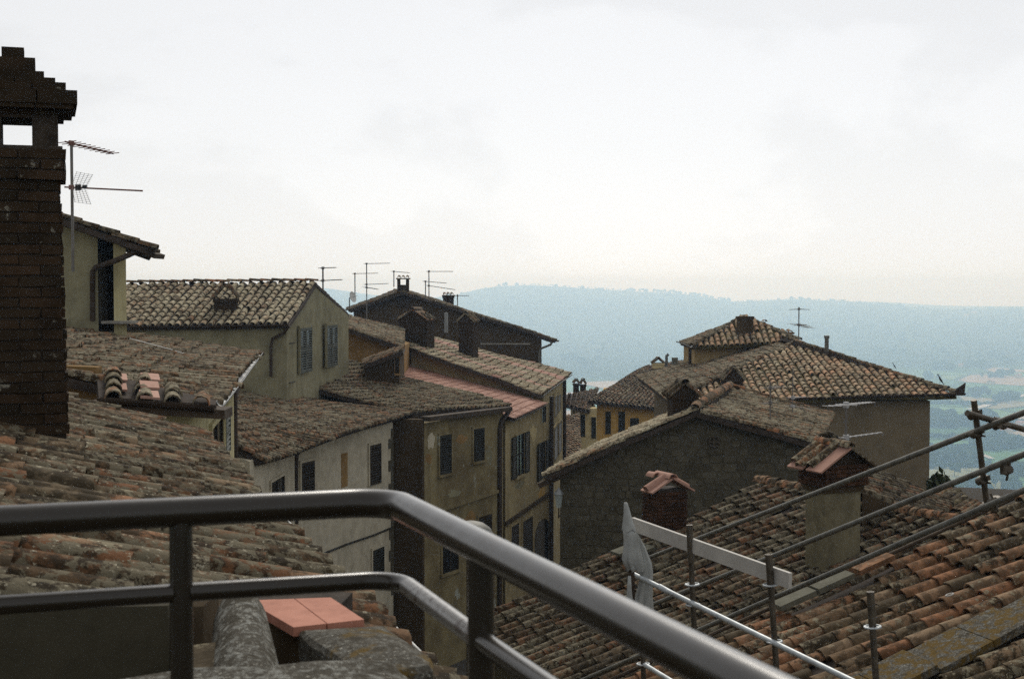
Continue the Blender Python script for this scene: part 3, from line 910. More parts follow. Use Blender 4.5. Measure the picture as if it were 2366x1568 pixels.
# trees along the hill's skyline
for (ua, ub, n) in ((1450, 1690, 60), (1150, 1440, 60), (2200, 2366, 16), (1700, 2180, 60)):
    for _ in range(n):
        u = tr.uniform(ua, ub); x = math.tan(math.atan((u - W / 2) / FOC)) ; az = math.atan(x)
        r_ = 6780 + tr.uniform(-60, 30); X, Y = math.sin(az) * r_, math.cos(az) * r_; s_ = tr.uniform(6, 10) if ua == 1450 else tr.uniform(2.5, 5)
        lumpy(wood, (X, Y, ground(X, Y) + s_ * .5), s_, s_, tr, 2)
# woods on the hill slopes, catching the light unevenly
for _ in range(700):
    az = tr.uniform(R(-4), R(22)); r_ = tr.uniform(4000, 6700); X, Y = math.sin(az) * r_, math.cos(az) * r_; s_ = tr.uniform(9, 17)
    lumpy(wood, (X, Y, ground(X, Y) + s_ * .2), s_, s_ * .8, tr, 1)
wo = wood.build('woods', M['far_leaf']); wo['kind'] = 'stuff'; wo['label'] = 'woods and hedgerows of the hazy valley and hills'
# single trees one can tell apart in the nearer fields
for k, (u, v, s_) in enumerate([(2205, 1096, 5.5), (2232, 1082, 4.5), (2282, 1092, 6), (2318, 1100, 7), (2345, 1105, 7.5), (2300, 1120, 5), (2285, 1140, 5.5), (2330, 1142, 6), (2262, 1128, 4.5), (2350, 1130, 5)]):
    x, y = gpt(u, v); z = ground(x, y)
    t_ = thing('valley_tree', 'hazy round tree standing alone in the green valley fields', 'tree', (x, y, z), 'lone trees in the valley fields')
    cb = MB(); lumpy(cb, (x, y, z + s_ * 1.3), s_, s_ * 1.05, tr, 5); cb.build('crown', M['far_leaf'], t_)
    tb = MB(); tb.tube([(x, y, z - .5), (x + .1, y, z + s_ * .8), (x, y, z + s_ * 1.5)], [.5, .35, .12], 6); tb.build('trunk', M['bark'], t_)
# farmhouses far below
M['far_wall'] = simple_mat('far_house_plaster', (.55, .48, .40), .9, var=.1, scale=.2, bump=0)
M['far_roof'] = simple_mat('far_house_roof', (.30, .15, .10), .9, var=.2, scale=.3, bump=0)
for k, (u, v, w_) in enumerate([(2342, 993, 14), (2362, 986, 16), (2330, 1001, 10), (2215, 905, 15), (2176, 908, 18), (2234, 770, 26), (2250, 765, 22), (2228, 843, 24), (2290, 884, 16), (2352, 868, 18), (2190, 927, 14), (2310, 1004, 12)]):
    x, y = gpt(u, v + 1); z = ground(x, y)
    t_ = thing('farmhouse', 'tiny pale farmhouse in the hazy valley', 'house', (x, y, z), 'farmhouses in the valley')
    a = tr.uniform(0, 3); X = Vector((math.cos(a), math.sin(a), 0)); Y = Vector((-math.sin(a), math.cos(a), 0)); c = Vector((x, y, z))
    wb = MB(); wb.obox(c + Z * 3, X, Y, Z, w_ / 2, w_ / 3, 3.2); wb.build('wall', M['far_wall'], t_)
    rb = MB(); P_ = [c + X * sx * (w_ / 2 + .5) + Y * sy * (w_ / 3 + .5) + Z * 6.2 for sx, sy in ((-1, -1), (1, -1), (1, 1), (-1, 1))]
    P_ += [c - X * (w_ / 2 + .5) + Z * 8.6, c + X * (w_ / 2 + .5) + Z * 8.6]
    rb.add(P_, [(0, 1, 5, 4), (2, 3, 4, 5), (0, 4, 3), (1, 2, 5), (3, 2, 1, 0)]); rb.build('roof', M['far_roof'], t_)
    wn_ = MB()
    for q in (-.3, 0, .3): wn_.obox(c + X * (w_ * q) - Y * (w_ / 3 + .03) + Z * 3.4, X, Y, Z, .6, .05, .9)
    wn_.build('window', M['glass'], t_)

# haze over everything
hz = MB(); HB = 9800
hz.obox((0, 0, (-216 + 26) / 2), (1, 0, 0), (0, 1, 0), (0, 0, 1), HB, HB, (216 + 26) / 2)
hm = bpy.data.materials.new('haze_air'); hm.use_nodes = True; hn = hm.node_tree; hn.nodes.clear()
ho = hn.nodes.new('ShaderNodeOutputMaterial'); hp = hn.nodes.new('ShaderNodeVolumePrincipled')
hp.inputs['Color'].default_value = (.48, .71, 1.0, 1); hp.inputs['Absorption Color'].default_value = (1, 1, 1, 1)
hp.inputs['Density'].default_value = 3.7e-4; hp.inputs['Anisotropy'].default_value = .65
hn.links.new(hp.outputs[0], ho.inputs['Volume'])
hzo = hz.build('haze', hm); hzo['kind'] = 'stuff'; hzo['label'] = 'thin bluish summer haze over the valley'
V = Vector
def plane_z(E, n, p):     # height of a roof plane with eave point E, upslope unit n, pitch p
    return lambda x, y: E[2] + p * ((x - E[0]) * n[0] + (y - E[1]) * n[1])
# ================================================================== A: the near house, its big roof and brick chimney
eA = V((-.311, .950, 0)).normalized(); nA = V((-.950, -.311, 0)).normalized(); pA = .32
A0 = at(1040, 1560, 5.0) - Z * .03; A1 = V((A0.x, A0.y, A0.z)) + eA * 9.05; A1.z = A0.z
UP = V((nA.x, nA.y, pA))
hA = House('near_house', 'nearest house on the left, its lichen covered tile roof sloping towards the street', (A0.x - 1.5, A0.y + 4, -11))
rA = hA.roof(A0, A1, A0 + UP * 3.6, A1 + UP * 4.2, 'tile_near', .285, .40, sag=.05, altmat='tile_warm', altp=.25, jit=1.8, dims=(.50, .215, .175, .10))
i0, i1 = A0 + nA * .3, A1 + nA * .3 - eA * .3
wz = A0.z - .12
hA.wall([(i0.x + eA.x * .35, i0.y + eA.y * .35), (i1.x, i1.y), ((i1 + nA * 3.6).x, (i1 + nA * 3.6).y), ((i0 + nA * 3.2).x + eA.x * .35, (i0 + nA * 3.2).y + eA.y * .35)], -11.9, [wz + .1, wz + .1, wz + 3.6 * pA, wz + 3.2 * pA], 'pl_dark')
b = MB()     # verge flashing of the near gable
q0 = A0 + UP * 1.5 - eA * .06; q1 = A0 + UP * 3.5 - eA * .06
b.obox((q0 + q1) / 2 - Z * .02, (q1 - q0).normalized(), eA, Z, (q1 - q0).length / 2, .02, .075); b.build('verge_board', M['wood'], hA.root)
b = MB(); b.obox((q0 + q1) / 2 + Z * .058 - eA * .01, (q1 - q0).normalized(), eA, Z, (q1 - q0).length / 2, .010, .004); b.build('flashing', M['frame_stone'], hA.root)
b = MB(); pts = [A0.lerp(A1, i / 9) - nA * .075 + Z * (-.075 + .012 * math.sin(i * 2.1)) for i in range(10)]
b.tube(pts, .0065, 6); b.build('eave_cable', M['cable'], hA.root)
hA.gutter(A0 - nA * .06, A1 - nA * .06, .06, 'pipe_dark', .11)
# chimney: brick shaft with an open head and a corbelled stepped cap
rX, rY = V((.95, .311, 0)).normalized(), V((-.311, .95, 0)).normalized()
cA = at(44, 600, 9.62); cA = V((cA.x, cA.y, 0))
def zA(v, d=9.32): return at(44, v, d).z
chA = MB()
k_ = 9.32 / FOC
zb = zA(1030) - .35
def shaft(mb, c, w0, w1, z0, z1):
    P_ = [c + rX * sx * w0 / 2 + rY * sy * w0 / 2 + Z * z0 for sx, sy in ((-1, -1), (1, -1), (1, 1), (-1, 1))]
    P_ += [c + rX * sx * w1 / 2 + rY * sy * w1 / 2 + Z * z1 for sx, sy in ((-1, -1), (1, -1), (1, 1), (-1, 1))]
    mb.box8(P_)
wB, wT = .590, .508
shaft(chA, cA, wB, wT, zb, zA(405))
shaft(chA, cA, .572, .572, zA(408), zA(334))
zh0, zh1 = zA(334), zA(269)
for sx in (-1, 1):
    for sy in (-1, 1):
        chA.obox(cA + rX * sx * .178 + rY * sy * .178 + Z * (zh0 + zh1) / 2, rX, rY, Z, .082, .082, (zh1 - zh0) / 2)
shaft(chA, cA, .51, .52, zh1, zA(258))
chim = chA.build('chimney', M['mortar'], hA.root)
bs = brickset('brick', .225, .105, .058)
def course(w, z, off, skipc=None):
    n = max(2, int(round(w / .237)))
    for side, (X, Y) in enumerate(((rX, -rY), (rX, rY), (rY, rX), (rY, -rX))):
        for i in range(n + (1 if off else 0)):
            x = -w / 2 + (i + (0 if off else .5)) * w / n
            lo, hi = max(-w / 2, x - w / n / 2), min(w / 2, x + w / n / 2)
            if hi - lo < .05: continue
            sc = (hi - lo - .010) / .225
            if side >= 2 and side == 3: continue          # the face turned away
            if side == 1: continue
            p = cA + X * ((lo + hi) / 2) + Y * (w / 2 - .042 + rng.uniform(-.004, .007)) + Z * z
            xx = X * sc; put(bs[rng.randrange(8)], 'brick', chim, p, xx, Y, Z)
z = zb + .45; i = 0
while z < zA(408) - .03:
    f = (z - zb) / (zA(405) - zb); course(wB + (wT - wB) * f + .012, z, i % 2); z += .070; i += 1
while z < zA(336): course(.584, z, i % 2); z += .070; i += 1
# corbelled cap: stepped brick courses, widest at the eaves
def capc(half_l, half_r, v0, v1, dpt, name='cap_course'):
    z0, z1 = zA(v1), zA(v0); mb = MB()
    n = max(1, int((half_l + half_r) / .21))
    for i in range(n):
        xa = -half_l + (half_l + half_r) * i / n; xb = -half_l + (half_l + half_r) * (i + 1) / n
        j = lambda: rng.uniform(-.008, .008)
        mb.obox(cA + rX * ((xa + xb) / 2) + rY * j() + Z * ((z0 + z1) / 2 + j() * .4), (rX + rY * rng.uniform(-.02, .02)).normalized(), rY, Z, (xb - xa) / 2 - .004, dpt + j(), (z1 - z0) / 2 + .002)
    o = mb.build(name, M['brick'], chim)
    a = o.data.attributes.new('tint', 'FLOAT', 'POINT'); a.data.foreach_set('value', [rng.uniform(.1, .7) for _ in range(len(o.data.vertices) // 8) for _ in range(8)])
for hl, hr, v0, v1 in ((.28, .305, 247, 261), (.37, .36, 236, 248), (.385, .385, 207, 237), (.33, .315, 189, 208), (.27, .25, 175, 190), (.20, .18, 157, 176), (.15, .125, 124, 158), (.095, .055, 97, 125)):
    capc(hl, hr, v0, v1, hl)
for k_i, t_ in enumerate((-.06, .36, .78, 1.2)):      # big lichen covered verge tiles
    ov = tileset('tile_near', 'barrel', (.52, .27, .225, .125)); nz_ = UP.cross(eA).normalized(); nz_ = nz_ if nz_.z > 0 else -nz_
    hA.single(A0 + UP * t_ - eA * (.10 + .02 * k_i) - nz_ * .06, UP.normalized() - nz_ * .06, nz_, ov, (3, 7, 5, 2)[k_i], rA)
hA.finish(300)

# ================================================================== B: house with the zinc gutter, left of centre
hB = House('yellow_house', 'pale yellow house with a zinc gutter just beyond the near roof', (-5, 19, -11))
B0, B1, B2, B3 = at(505, 916, 16.0), at(598, 806, 27.9), at(40, 733, 27.2), at(40, 814, 15.7)
rB = hB.roof(B0, B1, B3, B2, 'tile_old', .235, .36, sag=.05, altmat='tile_warm', altp=.18, jit=1.5)
# short front slope with broad covers and bare pink pans
F0, F1 = at(232, 903, 14.9), at(500, 921, 15.3); G0, G1 = at(225, 836, 16.2), at(505, 868, 16.4)
rBf = hB.roof(F0, F1, G0, G1, 'tile_grey', .30, .34, sag=.02, top=lambda a: 1.0 - .62 * a, jit=1.3, dims=(.47, .20, .16, .095), name='front_slope', altmat='tile_moss', altp=.4)
for (u, v) in ((271, 890), (272, 868), (345, 886), (345, 908), (347, 868)):
    b = MB(); dd = 15.15 if v > 895 else (15.5 if v > 880 else 15.9); p = at(u, v, dd) - V((0, 0, .015))
    up = (G0 - F0).normalized(); ac = (F1 - F0).normalized(); nn = ac.cross(up).normalized()
    b.obox(p, ac, up, nn, .10, .15, .012); o = b.build('pan_tile', M['tile_new'], rBf)
    a = o.data.attributes.new('tint', 'FLOAT', 'POINT'); a.data.foreach_set('value', [rng.uniform(.3, .8)] * 8)
wl_ = [(-3.66, 16.05), (-4.55, 23.2), (-11, 23.4), (-11, 16.2)]
hB.wall(wl_, -11.9, [B0.z - .14, B1.z - .12, B1.z - .1, B0.z - .1], 'pl_yellow')
yb = at(228, 900, 16.06)
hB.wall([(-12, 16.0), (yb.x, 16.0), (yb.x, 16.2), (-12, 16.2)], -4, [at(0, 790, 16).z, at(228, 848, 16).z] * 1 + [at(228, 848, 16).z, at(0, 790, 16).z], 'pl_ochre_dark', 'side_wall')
gx = (B1 - B0).normalized(); gs = V((gx.y, -gx.x, 0)).normalized()
hB.gutter(B0 + gs * .04 - gx * .1, B1 + gs * .04, .062, 'gutter', .05, out=gs)
hB.gutter(F0 - V((0, .07, 0)), F1 - V((0, .07, 0)), .075, 'pipe_dark', .06, out=V((0, -1, 0)), name='front_gutter')
b = MB(); b.obox((F0 + F1) / 2 - Z * .16 + V((0, .15, 0)), (F1 - F0).normalized(), V((0, 1, 0)), Z, (F1 - F0).length / 2 + .1, .22, .05); b.build('eave_board', M['wood'], hB.root)
fB = Facade((-3.66, 16.05), (-4.55, 23.2))
window(hB, fB, 484, 511, 975, 1045, 'dark', sill=False)
window(hB, fB, 515, 526, 945, 1048, 'single', sill=False, mat='shutter_grey')
pb = at(541, 905, 23.5)
hB.pipe([at(552, 893, 24.5), at(543, 902, 23.6), at(541, 930, 23.45), V((at(541, 930, 23.45).x, 23.45, -9))], .055)
b = MB(); b.tube([at(300, 800, 21.5) + Z * .12, at(395, 822, 22.0) + Z * .1, at(470, 846, 22.3) + Z * .1, at(560, 868, 21.8) + Z * .08], .007, 5); b.build('roof_cable', M['cable'], hB.root)
hB.finish(300)

# ================================================================== C: small top storey with overhanging roof
hC = House('top_storey', 'small grey green top storey with overhanging eaves above the left roofs', (-8, 27, -2))
C0 = at(361, 566, 25.2); C3 = at(40, 452, 25.2)
dv = V((-1.38, 5.2, 0))
hC.roof(C0, C0 + dv, C3, C3 + dv, 'tile_dark', .235, .36, sag=.015, jit=1.3, over=.03)
zC = plane3(C0, C0 + dv, C3)
def wallC(pts, mat, name):
    hC.wall([(p.x, p.y) for p in pts], -3.5, [zC(p.x, p.y) - .14 for p in pts], mat, name)
wallC([at(30, 600, 25.6), at(226, 600, 25.6), at(222, 600, 30), at(30, 600, 30)], 'pl_grey', 'wall')
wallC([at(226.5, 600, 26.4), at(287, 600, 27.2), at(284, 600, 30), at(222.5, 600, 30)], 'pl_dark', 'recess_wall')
wallC([at(262, 600, 25.5), at(291, 600, 25.5), at(289, 600, 27.1), at(264, 600, 26.6)], 'pl_yellow', 'corner_pier')
b = MB(); b.obox(at(242, 665, 26.6), (1, 0, 0), (0, 1, 0), (0, 0, 1), .025, .3, .65); b.build('door_jamb', M['frame_stone'], hC.root)
b = MB(); b.obox(at(277, 744, 25.4), (1, 0, 0), (0, 1, 0), (0, 0, 1), .26, .25, .022); b.build('sill', M['frame_stone'], hC.root)
hC.gutter(C0 + V((.02, -.35, .05)), C0 + dv + V((.02, 0, .05)), .085, 'pipe_dark', .08, out=V((1, 0, 0)))
hC.pipe([at(322, 571, 25.35), at(313, 582, 25.3), at(298, 589, 25.25), at(262, 604, 25.2), at(222, 617, 25.4), at(214, 628, 25.5), at(214, 742, 25.5)], .05)
b = MB()
for i in range(9):
    p = C0.lerp(C3, i / 9.5) - Z * .2; b.obox(p + V((-.1, .45, .02)), (1, 0, -.35), (0, 1, 0), (.35, 0, 1), .05, .35, .04)
b.build('rafter', M['wood'], hC.root)
hC.finish(300)
def big_aerial(root, d):
    c = at(178, 433, d)
    for sgn in (-1, 1):
        e = MB(); base = c + V((.02, 0, 0)); tip = at(196 if sgn > 0 else 192, 400 if sgn > 0 else 470, d)
        for k in range(5):
            o = V((.02 * (k - 2) * 1.0, .16 * (k - 2), 0)); e.tube([base + o * .8, tip + o], .0035, 4, cap=False)
        for k in range(8):
            q = base.lerp(tip, (k + 1) / 8.2); e.tube([q - V((.045, .34, 0)), q + V((.045, .34, 0))], .0028, 4, cap=False)
        e.build('reflector', M['alu'], root)
    m = MB(); m.obox(c + V((.02, 0, 0)), (1, 0, 0), (0, 1, 0), (0, 0, 1), .045, .03, .05); m.obox(at(196, 432, d), (1, 0, 0), (0, 1, 0), (0, 0, 1), .035, .03, .03)
    m.build('clamp', M['plastic'], root)
antenna('tall roof antenna with two booms beside the big brick chimney', 165, 325, 625, 24.6, [(331, 262, 355, 10, .30, .5), (433, 330, 441, 16, .05, 0)], .026, boommat='red_boom', extra=big_aerial, mat='alu')

# ================================================================== D: gable house with two grey-green shuttered windows
hD = House('gable_house', 'gable house with two closed grey green shutters, left of centre', (-6, 43, -4))
D0, D1 = at(190, 748, 40), at(668, 744, 40); D2 = at(731, 648, 43.7); D3 = D0 + (D2 - D1)
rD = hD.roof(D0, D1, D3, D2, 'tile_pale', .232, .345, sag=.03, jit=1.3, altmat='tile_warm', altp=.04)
D4 = at(807, 719, 47.4); D5 = D4 + (D0 - D1)
hD.roof(D5, D4, D3 + Z * .01, D2 + Z * .01, 'tile_dark', .30, .36, sag=.02, name='rear_slope')
hD.ridge([D3 + Z * .05, D2 + Z * .05], 'ridge_clay', (.40, .20, .17, .075), .34, roof=rD)
ga, gb = at(662, 750, 40.25), at(805, 725, 47.2); gm = at(729, 656, 43.7)
hD.wall([(ga.x, ga.y), (gm.x, gm.y), (gb.x, gb.y), (gb.x - 7.5, gb.y), (gm.x - 7.5, gm.y), (ga.x - 7.5, ga.y)], -8, [ga.z, gm.z - .05, gb.z - .05, gb.z - .05, gm.z - .05, ga.z], 'pl_grey')
fD = Facade((ga.x, ga.y), (gb.x, gb.y))
window(hD, fD, 691, 718, 757, 860, 'closed', mat='shutter_grey', sill=False)
window(hD, fD, 753, 777, 751, 846, 'closed', mat='shutter_grey', sill=False)
hD.gutter(D0 + V((0, -.05, 0)), D1 + V((0, -.05, 0)), .06, 'pipe_dark', .07, out=V((0, -1, 0)))
hD.pipe([at(668, 752, 40.0), at(655, 770, 40.15), at(630, 782, 40.15), at(626, 800, 40.15), at(626, 870, 40.15)], .045)
chimney(hD, (at(521, 700, 41.2).x, 41.3), -1.4, at(521, 690, 41.2).z, .66, .55, .15, 'brick', 'acowl', capmat='tile_dark', hood=.40, over=.02)
for (v, uu) in ((789, 700), (888, 700)):
    pass
for k, (u, v) in enumerate(((707, 792), (707, 886))):
    b = MB(); a_, z_ = fD.sz(668, v * .0 + (793 if k == 0 else 884)); fD.box(b, a_, a_ + .55, z_ - .012, z_ + .012, 0, .03); b.build('wall_tie', M['cable_dark'], hD.root)
hD.finish(300)

# ================================================================== E: curved whitewashed house and its wide roof
hE = House('white_house', 'curved off white house with dark shutters behind the handrail bend', (-5, 38, -11))
E0, E1, E2, E3 = at(612, 1058, 32), at(957, 951, 43.2), at(470, 880, 41.4), at(470, 978, 31)
rE = hE.roof(E0, E1, E3, E2, 'tile_old', .24, .37, sag=.06, altmat='tile_warm', altp=.30, altrows=(46, 47, 48), jit=1.6)
w0, w1, w2 = (-5.85, 31.6), (-5.56, 36.6), (-3.55, 42.2)
hE.wall([w0, w1, w2, (-9.5, 43.0), (-9.5, 33)], -11.9, [-3.96, -3.98, -3.92, -3.2, -3.2], 'pl_white')
fE1 = Facade(w0, w1); fE = Facade(w1, w2)
window(hE, fE, 694, 724, 1066, 1150, 'single', mat='shutter_brown', sill=False)
window(hE, fE, 852, 878, 1026, 1118, 'single', mat='shutter_brown', sill=False)
window(hE, fE, 859, 885, 1266, 1345, 'single', mat='shutter', sill=False)
a0_, z0_ = fE.sz(788, 1048); a1_, z1_ = fE.sz(803, 1122)
b = MB(); fE.box(b, a0_, a1_, z1_, z0_, -.02, .008); b.build('blind_niche', M['pl_ochre_dark'], hE.root)
window(hE, fE1, 624, 655, 1106, 1160, 'dark', sill=False)
gE = [at(642, 1039, 33.6), at(690, 1011, 36.6), at(760, 985, 39), at(850, 967, 41.2), at(945, 956, 43.2)]
b = MB(); b.tube([p + Z * -.02 for p in gE], .055, 7); b.build('gutter', M['pipe_dark'], hE.root)
hE.pipe([at(706, 1016, 36.6), at(694, 1034, 36.5), at(684, 1052, 36.4), at(683, 1085, 36.4), V((at(683, 1085, 36.4).x, 36.35, -11))], .07)
b = MB(); pc = [fE.pt(*fE.sz(u, v), .03) for u, v in ((745, 1278), (800, 1256), (860, 1236), (904, 1218))]; b.tube(pc, .03, 5); b.build('wall_cable', M['cable_dark'], hE.root)
# dark stone quoins at the corner
zq = -4.3; k = 0
while zq > -9:
    hq = rng.uniform(.28, .36); lq = (.30 if k % 2 else .16) + rng.uniform(-.03, .03)
    b = MB(); fE.box(b, fE.len - lq, fE.len + .02, zq - hq + .012, zq, -.05, .02); o = b.build('quoin', M['stone'], hE.root)
    a = o.data.attributes.new('tint', 'FLOAT', 'POINT'); a.data.foreach_set('value', [rng.uniform(.0, .5)] * 8); zq -= hq; k += 1
hE.finish(300)

# ================================================================== F: weathered brown house
hF = House('brown_house', 'weathered brown house with stained plaster and two tall narrow shutters', (-1.5, 45, -11))
P0_, P1_, P2_, P3_ = at(957, 953, 43.0), at(1183, 932, 47.4), at(800, 826, 49.2), at(600, 866, 44.6)
rF = hF.roof(P0_, P1_, P3_, P2_, 'tile_old', .235, .36, sag=.06, altmat='tile_grey', altp=.4, jit=1.5)
f0, f1 = (-2.66, 42.6), (-.30, 46.9)
hF.wall([(-3.75, 42.75), f0, f1, (-3.5, 50.5), (-7.0, 49.5), (-7.3, 45.6)], -11.9, [-4.12, -4.2, -4.16, -3.6, -3.2, -3.3], 'pl_brown')
b = MB()    # side wall proud of the white house; its shade is put into the dark colour
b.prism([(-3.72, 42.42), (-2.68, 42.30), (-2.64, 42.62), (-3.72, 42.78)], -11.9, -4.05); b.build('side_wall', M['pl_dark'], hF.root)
fF = Facade(f0, f1)
window(hF, fF, 1014, 1041, 1004, 1094, 'single', mat='shutter', sill=True)
window(hF, fF, 1092, 1117, 989, 1064, 'single', mat='shutter', sill=True)
window(hF, fF, 1020, 1058, 1240, 1320, 'dark', sill=True)
window(hF, fF, 1104, 1134, 1190, 1300, 'single', mat='shutter_brown', sill=False)
b = MB(); a0_, z0_ = fF.sz(1000, 1182); a1_, z1_ = fF.sz(1146, 1134)
b.obox((fF.pt(a0_, z0_, .05) + fF.pt(a1_, z1_, .05)) / 2, (fF.pt(a1_, z1_, 0) - fF.pt(a0_, z0_, 0)).normalized(), fF.n, Z, (fF.pt(a1_, z1_) - fF.pt(a0_, z0_)).length / 2, .06, .05)
b.build('string_course', M['pl_brown'], hF.root)
b = MB(); ea, eb = fF.pt(-.1, P0_.z - .14, .12), fF.pt(fF.len + .15, P1_.z - .14, .12)
b.obox((ea + eb) / 2, (eb - ea).normalized(), fF.n, Z, (eb - ea).length / 2, .16, .07); b.build('eave_board', M['wood'], hF.root)
def patch(house, fc, u, v, ru, rv, mat, name='plaster_patch'):
    a, z = fc.sz(u, v); a2, _ = fc.sz(u + ru, v); _, z2 = fc.sz(u, v - rv); ra, rz = abs(a2 - a), abs(z2 - z); n = 15; P = []
    for k in range(n):
        t = 2 * math.pi * k / n; q = rng.uniform(.65, 1.15); P.append(fc.pt(a + math.cos(t) * ra * q, z + math.sin(t) * rz * q, .006))
    B = [p - fc.n * .03 for p in P]; b = MB()
    b.add(P + B, [tuple(range(n)), tuple(range(2 * n - 1, n - 1, -1))] + [(i, (i + 1) % n, n + (i + 1) % n, n + i) for i in range(n)])
    return b.build(name, M[mat], house.root)
patch(hF, fF, 996, 1018, 9, 20, 'pl_white'); patch(hF, fF, 1066, 1015, 13, 12, 'pl_ochre_dark'); patch(hF, fF, 990, 1060, 8, 12, 'pl_ochre_dark'); patch(hF, fF, 1130, 1050, 8, 26, 'pl_grey')
patch(hF, fF, 1050, 1140, 16, 10, 'pl_grey'); patch(hF, fF, 1085, 1200, 14, 22, 'pl_ochre_dark')
hF.pipe([at(1176, 950, 47.1), at(1160, 972, 46.7), at(1155, 990, 46.6), V((at(1155, 990, 46.6).x, 46.55, -11))], .075)
hF.finish(300)

# ================================================================== G: house under the smooth pink roof
hG = House('pink_roof_house', 'house with smooth pink terracotta roof in the middle of the street row', (1, 50, -11))
J0, J1 = at(1186, 965, 46.9), at(1262, 930, 51.5); J3, J2 = at(915, 872, 50.0), at(915, 830, 56.5)
rG = hG.roof(J0, J1, J3, J2, 'tile_new', .26, .37, sag=.0, kind='flat', dims=(.42, .25, .2, .03), jit=.12, thick=.07, over=.02)
g0, g1 = (-.22, 47.1), (1.42, 53.2)
hG.wall([g0, g1, (-3.6, 55.5), (-3.8, 52)], -11.9, [J0.z - .12, J1.z - .12, J2.z - .2, J3.z - .2], 'pl_tan')
fG = Facade(g0, g1)
window(hG, fG, 1190, 1209, 1003, 1098, 'open', mat='shutter', sill=True)
window(hG, fG, 1246, 1258, 1020, 1105, 'open', mat='shutter', sill=False)
window(hG, fG, 1250, 1260, 940, 975, 'dark', sill=False)
window(hG, fG, 1179, 1196, 1212, 1300, 'single', mat='shutter_brown', sill=False)
window(hG, fG, 1206, 1228, 1198, 1300, 'single', mat='shutter_brown', sill=False)
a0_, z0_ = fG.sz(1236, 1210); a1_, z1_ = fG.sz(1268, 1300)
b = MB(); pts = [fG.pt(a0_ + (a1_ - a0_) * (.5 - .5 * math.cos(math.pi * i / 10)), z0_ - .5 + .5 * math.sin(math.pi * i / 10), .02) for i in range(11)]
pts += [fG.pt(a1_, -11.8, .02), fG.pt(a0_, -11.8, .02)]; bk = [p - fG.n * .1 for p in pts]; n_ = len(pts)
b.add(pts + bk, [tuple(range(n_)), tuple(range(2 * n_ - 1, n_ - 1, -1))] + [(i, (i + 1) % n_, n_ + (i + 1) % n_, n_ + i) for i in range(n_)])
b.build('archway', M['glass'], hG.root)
b = MB(); q0, q1 = fG.pt(*fG.sz(1166, 1210), .04), fG.pt(*fG.sz(1270, 1137), .04)
b.obox((q0 + q1) / 2, (q1 - q0).normalized(), fG.n, Z, (q1 - q0).length / 2, .05, .06); b.build('string_course', M['pl_dark'], hG.root)
patch(hG, fG, 1200, 1120, 12, 9, 'pl_grey'); patch(hG, fG, 1232, 1000, 8, 20, 'pl_cream'); patch(hG, fG, 1215, 1160, 14, 16, 'pl_tan'); patch(hG, fG, 1252, 1140, 8, 20, 'pl_ochre')
hG.gutter(J0, J1, .06, 'steel_old', .07, out=fG.n)
hG.pipe([V((1.38, 53.0, -4.2)) + fG.n * .1, V((1.38, 53.0, -11)) + fG.n * .1], .08)
hG.finish(300)

# ================================================================== I: long roof with new tile strips, row of tall houses
hI = House('long_roof_house', 'tall house with a long patched roof and two gabled brick stacks', (0, 58, -11))
I0, I1, I2, I3 = at(1251, 909, 51.6), at(1318, 861, 62.5), at(990, 770, 66.5), at(945, 797, 54.5)
rI = hI.roof(I0, I1, I3, I2, 'tile_pale', .24, .37, sag=.05, altmat='tile_new', altrows=(9, 10, 31, 32, 33, 34), altp=.05, jit=1.5)
h0, h1 = (1.16, 52.2), (2.24, 62.3)
hI.wall([h0, h1, (-3.4, 66), (-3.9, 55)], -11.9, [I0.z - .1, I1.z - .1, I2.z - .2, I3.z - .2], 'pl_tan')
fI = Facade((1.42, 53.2), (2.24, 62.3))
for (u0, u1, vt, vb) in ((1280, 1285, 915, 960), (1288, 1293, 912, 950), (1279, 1286, 985, 1060), (1289, 1295, 975, 1045)):
    window(hI, fI, u0, u1, vt, vb, 'single', mat='shutter', sill=False)
gI = (I1 - I0).normalized(); hI.gutter(I0, I1, .09, 'gutter', .05, out=V((gI.y, -gI.x, 0)))
hI.pipe([fI.pt(fI.len * .93, -4.2, .1), fI.pt(fI.len * .93, -11, .1)], .08)
chimney(hI, (at(962, 760, 56.2).x, 56.4), -3.3, at(962, 738, 56.2).z, 1.18, .9, -.28, 'brick', 'hood', hood=.36, capmat='tile_old')
chimney(hI, (at(1082, 760, 58.5).x, 58.7), -3.6, at(1082, 742, 58.5).z, .62, .7, -.28, 'brick', 'hood', hood=.3, capmat='tile_old')
b = MB(); pv = at(1031, 768, 61); b.tube([pv, V((pv.x, pv.y, at(1031, 722, 61).z))], .075, 8); b.build('vent_pipe', M['gutter'], hI.root)
hI.finish(300, 66)

# ================================================================== ochre house and lean-to in front of it
hO = House('ochre_house', 'small dull ochre house wall under a grey roof beside the gable', (-4.5, 52, -4))
O0, O1, O2, O3 = at(931, 797, 50), at(934, 757, 56.5), at(770, 715, 56.5), at(770, 742, 49.5)
hO.roof(O0, O1, O3, O2, 'tile_grey', .24, .36, sag=.04, jit=1.4)
oa, ob = at(770, 760, 50.3), at(926, 800, 50.4)
hO.wall([(oa.x, oa.y), (ob.x, ob.y), (ob.x, 55), (oa.x, 55)], -6, [at(770, 748, 50.3).z - .1, ob.z - .05, ob.z - .05, at(770, 748, 50.3).z - .1], 'pl_ochre_dark')
la, lb = at(842, 840, 47.0), at(924, 808, 47.6)
L0 = at(836, 836, 46.8); L1 = at(932, 797, 47.4)
hO.roof(at(928, 806, 46.6), at(932, 795, 49.2), at(838, 838, 46.4), at(842, 826, 49), 'tile_warm', .24, .36, sag=.0, name='lean_to_roof')
